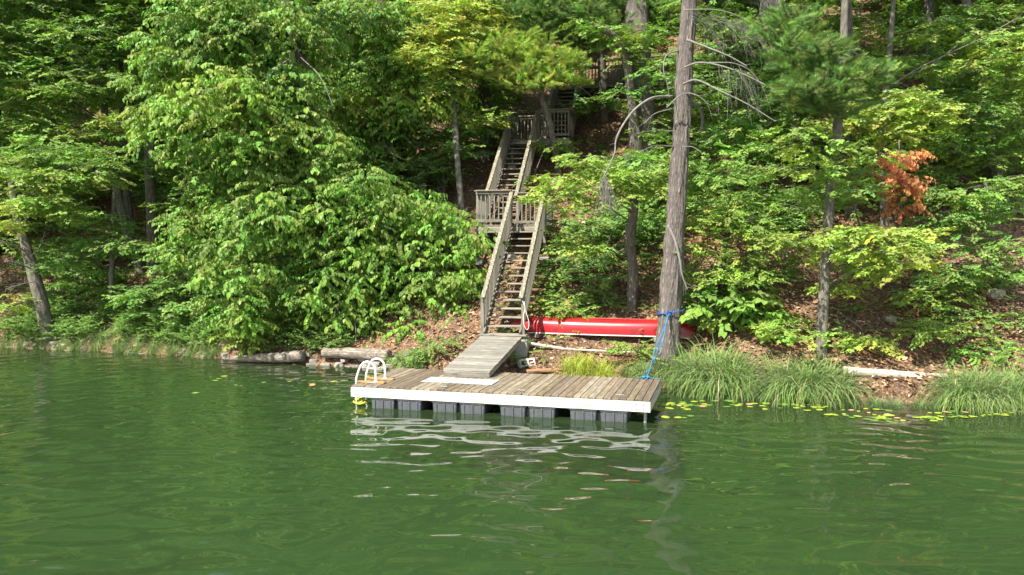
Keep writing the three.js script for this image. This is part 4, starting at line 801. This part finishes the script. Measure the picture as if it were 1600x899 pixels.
for (const [label, x, y, kind, tone, bs] of [
  ['leafy shrub below the upper landing left of the second stair flight', 690, 330, 'flat', 'mid', [[660, 250, 0.2, 36, 12], [690, 225, 0.3, 30, 10], [640, 285, -0.1, 34, 14], [690, 270, 0, 30, 12, 'mid'], [720, 210, 0.6, 20, 10]]],
  ['small bright bush under the second landing', 832, 300, 'flat', 'bright', [[830, 275, -0.3, 16, 8], [860, 222, 0.8, 18, 7, 'mid'], [828, 318, -0.4, 14, 8]]],
  ['low green plant left of the stair foot behind the dock', 668, 560, 'fine', 'mid', [[662, 545, -0.2, 14, 12], [680, 535, -0.1, 10, 8], [640, 555, -0.2, 16, 10, 'mid']]],
  ['scrubby green bush behind the canoe near the stairs', 900, 480, 'flat', 'mid', [[880, 470, -0.1, 26, 10, 'bright'], [920, 455, 0.1, 28, 12], [955, 470, 0, 24, 10], [905, 480, -0.3, 30, 7, 'bright'], [945, 430, 0.3, 26, 12, 'mid']]],
  ['leafy bush between the canoe bush and the crooked pale trunk', 935, 440, 'flat', 'beech', [[900, 405, 0.1, 32, 14], [945, 400, 0.2, 30, 14], [965, 350, 0.6, 30, 18], [915, 350, 0.5, 34, 14], [1020, 380, 0.4, 26, 24], [1030, 440, -0.1, 26, 22], [1020, 340, 0.6, 30, 16]]],
  ['small green plant at the foot of the bare-limbed pine next to the rope', 995, 560, 'fine', 'mid', [[990, 545, -0.1, 14, 12], [1005, 562, -0.3, 12, 10, 'bright']]],
  ['spreading low plant on the litter slope at the right edge', 1500, 530, 'fine', 'mid', [[1440, 505, 0, 28, 9, 'bright'], [1505, 490, 0.2, 36, 10], [1550, 520, -0.2, 36, 10], [1590, 500, 0.1, 24, 12], [1480, 540, -0.4, 26, 8]]],
  ['leafy bush right of the lower stair flight on the dark slope', 872, 440, 'flat', 'mid', [[868, 425, 0, 22, 10], [880, 400, 0.2, 22, 10], [862, 455, -0.2, 18, 9], [895, 440, 0, 22, 10]]],
  ['bush growing under the railing at the top of the hill', 985, 175, 'flat', 'mid', [[930, 150, -0.3, 30, 11], [975, 158, -0.4, 34, 12], [1025, 150, -0.3, 32, 12], [905, 170, -0.6, 24, 10]]],
  ['spreading sapling with pale leaves on the litter slope right of the rust coloured spray', 1480, 470, 'flat', 'bright', [[1465, 455, -0.3, 34, 8], [1500, 440, -0.1, 34, 9], [1435, 470, -0.5, 22, 7]]],
  ['small green sapling in the litter between the pine and the slim straight trunk', 1215, 520, 'fine', 'bright', [[1205, 510, -0.2, 18, 7], [1228, 500, -0.1, 16, 7]]],
  ['low leafy plant at the right edge just above the long grass', 1570, 560, 'fine', 'mid', [[1560, 545, -0.2, 26, 8], [1590, 535, -0.1, 24, 9]]],
  ['small sunlit sapling in the middle of the litter slope', 1450, 530, 'fine', 'bright', [[1430, 512, -0.2, 22, 7], [1465, 505, -0.2, 20, 8, 'lime']]],
  ['green sapling on the litter slope beside the slim straight trunk', 1220, 440, 'fine', 'mid', [[1210, 425, -0.2, 26, 10], [1235, 400, 0, 22, 12, 'mid'], [1190, 450, -0.2, 24, 10]]],
]) tree({ name: 'leafy_bush', label, category: 'bush', kind, tone, trunk: [[x, y, 3], [x + 2, y - 12, 2.5], [x + 4, y - 30, 1.5]], boughs: bs });

// the wood goes on past the left edge of the picture and shades the hollow there
for (const [x, d, h, label] of [[-19.5, 1.5, 15, 'broad shading tree on the shore just outside the left edge of the picture'], [-21, 5, 17, 'tall shading tree up the bank outside the left edge of the picture']]) {
  const b = onGround(x, shoreZ(x) + d), px = 800 + x / -b.z * F;
  tree({ name: 'forest_tree', label, base: b, kind: 'flat', tone: 'mid', bark: 'barkDark', trunk: [[px, 520, 24], [px + 2, 300, 22], [px + 4, 100, 20]], rise: 7, top: [b.y + 3, b.y + h, 3.6, 44, 'mid'] });
}
// the dense understorey on the hill behind, which reads as one mass
{
  const L = new Leaves(rng(1234)), r = rng(4321), o = onGround(0, 34), t = thing('hillside_undergrowth', 'dense mass of green undergrowth covering the shaded hillside behind the trees', 'undergrowth', o); t.userData.kind = 'stuff';
  for (let i = 0; i < 3400; i++) {
    const Z = lerp(22.5, 62, Math.pow(r(), 1.1)), X = rr(r, -0.95, 0.9) * Z, d = Z - shoreZ(X), off = Math.abs(X) > 0.7 * Z;
    if (d < 3.0) continue;
    const s = (X - S0.x) * Math.cos(A1) - (Z + S0.z) * Math.sin(A1), high = sstep(5, 11, d);
    if (s > -2.6 && s < 1.5 && Z < 37) continue;
    if (s > 0 && s < 6 && Z > 30 && Z < 38) continue;
    if (X > 4.5 && d < 5.5) continue;
    if (X > 2.6 && X < 7.6 && Z > 25.5 && Z < 35 && X < Z * 0.205) { if (r() < 0.6) continue; }
    if (off && r() < 0.5) continue;
    if (noise(X * 0.22, Z * 0.22, 4) < -0.22) continue;
    const y = ground(X, Z) + rr(r, 0.3, lerp(1.5, 6.5, high)), k = rr(r, 0.6, 1.2) * (off || Z > 38 ? 1.5 : 1);
    L.bough(V(X, y, -Z), k, 0.3, k * 0.8, r() < 0.6 ? 'flat' : 'fine', TONES[['beech', 'mid', 'beech', 'mid', 'bright'][Math.floor(r() * 5)]], Z > 36 || off ? 0.45 : 0.6, Z > 36 || off ? 1.7 : 1.2);
  }
  L.build(t, o, 'foliage'); for (const l of Object.values(L.by)) SPRAYCOUNT += l.length;
}
{ // forest trees up the hill, each with a high crown
  const r = rng(987), spec = [[760, 250, 20, 'dark trunk beside the yellow maple below the young pine crown'], [640, 150, 16, 'dim trunk far up the hill behind the large-leaved tree'], [1180, 200, 15, 'dim trunk far up the hill right of the bare-limbed pine'], [1455, 190, 17, 'pale trunk up the hill behind the layered maple boughs'], [1110, 150, 12, 'thin dim trunk up the hill right of the massive pine'], [1240, 160, 15, 'dim trunk behind the dark shaggy pine boughs'], [100, 290, 18, 'dim trunk high on the hill at far left'], [340, 300, 18, 'dim trunk hidden behind the huge broadleaf crown'], [1500, 120, 14, 'dim trunk behind the maple in the upper right corner'], [880, 60, 13, 'dim trunk behind the top of the stairs'], [520, 200, 16, 'dim trunk behind the gap in the huge broadleaf crown']];
  for (const [px, py, w, label] of spec) tree({ name: 'forest_tree', label, kind: 'flat', tone: 'mid', bark: 'barkDark', trunk: [[px, py, w], [px - 3, py - 120, w * 0.9], [px + rr(r, -12, 12), py - 300, w * 0.75]], rise: 4, flare: 0.2, top: [G(px, py).y + 5.5, G(px, py).y + 12, 3, 22, 'mid'] });
}

// ------------------------------------------------------------------ ground cover, litter, grass, lily pads
{
  const r = rng(555), N = 26000, o = onGround(3, 22), t = thing('leaf_litter', 'brown fallen leaves scattered over the bank and the open slope', 'fallen leaves', o); t.userData.kind = 'stuff';
  const g = triGeo(leafTris('ovate', 0.1, rng(2)).concat([])), im = new THREE.InstancedMesh(g, M.litter, N);
  const tones = [[0.30, 0.19, 0.12], [0.40, 0.29, 0.20], [0.20, 0.12, 0.08], [0.50, 0.40, 0.31], [0.26, 0.14, 0.08], [0.36, 0.22, 0.13]];
  for (let i = 0; i < N; i++) {
    const Z = lerp(16, 36, Math.pow(r(), 1.6)), X = rr(r, -0.66, 0.66) * Z, d = Z - shoreZ(X), keep = d > 0.25;
    const p = onGround(X, Z);
    instQ.setFromEuler(e4.set(rr(r, -0.7, 0.7), r() * 6.28, rr(r, -0.5, 0.6), 'YZX')); instS.setScalar(keep ? rr(r, 0.6, 1.5) : 0.001);
    im.setMatrixAt(i, instM.compose(V(p.x - o.x, p.y - o.y + 0.015 + 0.02 * r(), p.z - o.z), instQ, instS));
    const c = tones[Math.floor(r() * 6)], m = rr(r, 0.8, 1.25); im.setColorAt(i, col.setRGB(c[0] * m, c[1] * m, c[2] * m));
  }
  im.name = 'leaves'; im.userData.kind = 'stuff'; im.castShadow = im.receiveShadow = true; t.add(im);
}
{
  const L = new Leaves(rng(656)), r = rng(757), o = onGround(0, 24), t = thing('ground_cover', 'low seedlings and small green plants scattered on the bank', 'ground cover', o); t.userData.kind = 'stuff';
  for (let i = 0; i < 7000; i++) {
    const Z = lerp(16.5, 34, Math.pow(r(), 1.2)), X = rr(r, -0.66, 0.66) * Z, d = Z - shoreZ(X);
    const lush = X < -5 ? -0.16 : X > 4.2 ? 0.16 : 0.08;
    if (d < 0.4 || fbm(X * 0.55, Z * 0.55, 3, 3) < lush) continue;
    const p = onGround(X, Z); p.y += rr(r, 0.05, 0.28);
    const tone = TONES[['mid', 'beech', 'bright', 'mid'][Math.floor(r() * 4)]], m = rr(r, 0.8, 1.2);
    for (let k = 0; k < 3; k++) L.add(r() < 0.6 ? 'fine' : 'flat', p.clone().add(V((r() - 0.5) * 0.1, r() * 0.1, (r() - 0.5) * 0.1)), r() * 6.28, rr(r, -0.2, 0.5), rr(r, -0.4, 0.4), rr(r, 0.4, 0.75), tone.map((x) => x * m));
  }
  for (let i = 0; i < 3200; i++) {             // herbs on the left bank
    const X = rr(r, -17, -4.6), Z = shoreZ(X) + rr(r, 0.25, 2.3), p = onGround(X, Z), tone = TONES[r() < 0.6 ? 'beech' : 'mid'];
    if (noise(X * 0.9, Z * 0.9, 9) < -0.3) continue;
    p.y += rr(r, 0.08, 0.5);
    for (let k = 0; k < 2; k++) L.add(r() < 0.5 ? 'fine' : 'flat', p.clone().add(V((r() - 0.5) * 0.15, r() * 0.1, (r() - 0.5) * 0.15)), r() * 6.28, rr(r, -0.3, 0.6), rr(r, -0.4, 0.4), rr(r, 0.5, 0.9), tone);
  }
  L.build(t, o, 'plants'); for (const l of Object.values(L.by)) SPRAYCOUNT += l.length;
}
const BLADES = [0, 1, 2].map((v) => {        // an arching blade 1 m long, rising along y and bending towards +x
  const p = [], n = 6, w = 0.0075, bend = [0.75, 1.15, 0.4][v];
  const P = (t) => { const a = bend * 1.5 * t * t; return [Math.sin(a) * t * 0.9, Math.cos(a) * t, 0]; };
  for (let i = 0; i < n; i++) { const a = P(i / n), b = P((i + 1) / n), wa = w * (1 - Math.pow(i / n, 2) * 0.9), wb = w * (1 - Math.pow((i + 1) / n, 2) * 0.98); p.push(a[0], a[1], -wa, a[0], a[1], wa, b[0], b[1], wb, a[0], a[1], -wa, b[0], b[1], wb, b[0], b[1], -wb); }
  return triGeo(p);
});
const GT = { green: [0.165, 0.265, 0.060], lime: [0.36, 0.43, 0.035], blue: [0.125, 0.215, 0.060], straw: [0.42, 0.37, 0.21] };
function tussock(label, spots, len, n, tone, group, lean = 0) {
  const r = rng(hash(label)), pts = spots.map(([px, py]) => G(px, py)), o = pts[0].clone(), t = thing('grass_tussock', label, 'grass', o, group);
  for (let v = 0; v < 3; v++) {
    const m = Math.round(n * pts.length / 3), im = new THREE.InstancedMesh(BLADES[v], M.grass, m);
    for (let i = 0; i < m; i++) {
      const c = pts[Math.floor(r() * pts.length)], a = r() * 6.28, q = 0.3 * Math.sqrt(r()) * len, x = c.x + Math.cos(a) * q, z = c.z + Math.sin(a) * q;
      const yaw = -a + (r() - 0.5) * 2.2 + lean;
      instQ.setFromEuler(e4.set(rr(r, -0.2, 0.2), yaw, -rr(r, 0.0, 0.35), 'YZX')); const s = len * (r() < 0.3 ? rr(r, 0.3, 0.7) : rr(r, 0.7, 1.2)); instS.set(s, s * rr(r, 0.8, 1.05), s * rr(r, 0.8, 1.5));
      im.setMatrixAt(i, instM.compose(V(x - o.x, ground(x, -z) - o.y - 0.03, z - o.z), instQ, instS));
      const T = r() < 0.07 ? GT.straw : GT[tone], k = rr(r, 0.65, 1.35); im.setColorAt(i, col.setRGB(T[0] * k * rr(r, 0.85, 1.2), T[1] * k, T[2] * k));
    }
    im.name = 'blades'; im.userData.kind = 'stuff'; im.castShadow = im.receiveShadow = true; t.add(im);
  }
}
tussock('large arching grass tussock right of the rope, nearest the dock corner', [[1090, 600], [1110, 608], [1130, 612], [1150, 612], [1120, 598]], 1.08, 460, 'green');
tussock('tall grass at the foot of the pine behind the dock corner', [[1055, 590], [1070, 592], [1035, 585]], 0.65, 320, 'green');
tussock('arching grass tussock below the slim straight grey trunk', [[1225, 620], [1250, 622], [1275, 620], [1300, 620], [1260, 612]], 1.0, 520, 'green');
tussock('low grass in front of the pale timber', [[1330, 632], [1370, 634], [1400, 635], [1440, 636], [1470, 636]], 0.36, 420, 'blue');
tussock('long arching grass right of the pale timber', [[1500, 634], [1515, 635], [1540, 634], [1510, 628], [1535, 622]], 0.85, 460, 'green');
tussock('long arching grass at the right edge of the picture', [[1560, 636], [1590, 638], [1610, 638], [1575, 622], [1600, 620]], 0.85, 460, 'green');
tussock('short grass between the two large tussocks', [[1175, 622], [1195, 622]], 0.5, 380, 'blue');
tussock('yellow-green grass tuft behind the dock, right one of the pair', [[935, 590], [945, 590]], 0.5, 420, 'lime');
tussock('yellow-green taller grass behind the dock, left one of the pair', [[905, 585], [890, 582], [915, 575]], 0.55, 300, 'lime');
tussock('green grass by the rope end behind the dock', [[985, 588], [1005, 590]], 0.55, 300, 'green');
tussock('blue-green grass left of the ramp behind the dock', [[625, 570], [645, 568], [660, 565]], 0.5, 320, 'blue');
tussock('rough grass on the left bank below the dark leafy shrub', [[240, 548], [270, 550], [300, 553], [330, 555], [320, 540], [280, 535], [230, 530]], 0.55, 360, 'green');
tussock('rough grass on the left bank below the thin straight trunk', [[120, 545], [150, 546], [185, 547], [210, 548], [160, 530], [200, 525]], 0.55, 320, 'green');
tussock('rough grass at the far left edge by the leaning trunk', [[10, 540], [35, 541], [60, 543], [95, 544], [30, 520], [5, 510]], 0.5, 220, 'green');
{ // lily pads
  const r = rng(31337), pad = [0, 1, 2].map((v) => { const s = new THREE.Shape(), n = 20, c = 0.25; s.moveTo(0, 0); for (let i = 0; i <= n; i++) { const a = c + (6.28 - 2 * c) * i / n, q = 1 + 0.06 * Math.sin(a * 3 + v); s.lineTo(Math.cos(a) * q, Math.sin(a) * q * 0.85); } s.closePath(); const g = new THREE.ExtrudeGeometry(s, { depth: 0.04, bevelEnabled: false }); g.rotateX(-Math.PI / 2); return g; });
  const groups = [[1055, 636, 26, 6, 26, 'in the bright clump beside the right dock corner'], [1110, 631, 60, 5, 16, 'in the strip at the foot of the largest tussock'], [1200, 635, 70, 5, 22, 'in the strip between the two large tussocks'], [1265, 638, 30, 5, 12, 'below the tussock under the slim straight trunk'], [1350, 646, 60, 7, 24, 'in the patch below the pale timber'], [1385, 656, 30, 4, 18, 'in the outlying patch farthest from the right shore'], [1450, 655, 24, 4, 14, 'in the outlying patch at the right'], [1500, 648, 70, 5, 18, 'under the long arching grass right of the timber'], [1570, 646, 40, 4, 12, 'at the right edge of the picture'], [1060, 652, 30, 2, 4, 'alone on open water right of the dock end'], [500, 597, 50, 5, 9, 'on the water left of the ladder'], [395, 598, 40, 6, 4, 'off the tapered log on the left'], [312, 615, 12, 2, 3, 'alone on open water far left of the dock'], [360, 590, 60, 8, 4, 'off the left shore near the overhanging leaves'], [600, 588, 30, 4, 6, 'between the ladder and the shore stones']];
  for (const [px, py, sx, sy, n, side] of groups) for (let i = 0; i < n; i++) {
    const a = r() * 6.28, q = Math.sqrt(r()), d = dirOf(px + Math.cos(a) * q * sx, py + Math.sin(a) * q * sy), k = (EYE - 0.004) / -d.y, x = d.x * k, Z = k;
    if (ground(x, Z) > -0.03) continue;
    const old = r() < 0.08, m = part(numbered('lily_pad'), pad[Math.floor(r() * 3)], old ? M.padOld : r() < 0.35 ? M.padGreen : M.pad, scene), s = rr(r, 0.035, 0.09);
    m.position.set(x, 0.006 + 0.004 * r(), -Z); m.rotation.set((r() - 0.5) * 0.12, r() * 6.28, (r() - 0.5) * 0.12); m.scale.set(s, 0.06, s);
    tag(m, (old ? 'withered reddish lily pad ' : m.material === M.padGreen ? 'dark green lily pad ' : 'yellow-green lily pad ') + side, 'lily pad', (old ? 'withered lily pads ' : 'lily pads ') + side);
  }
}
console.log('sprays', SPRAYCOUNT);
renderer.render(scene, camera);
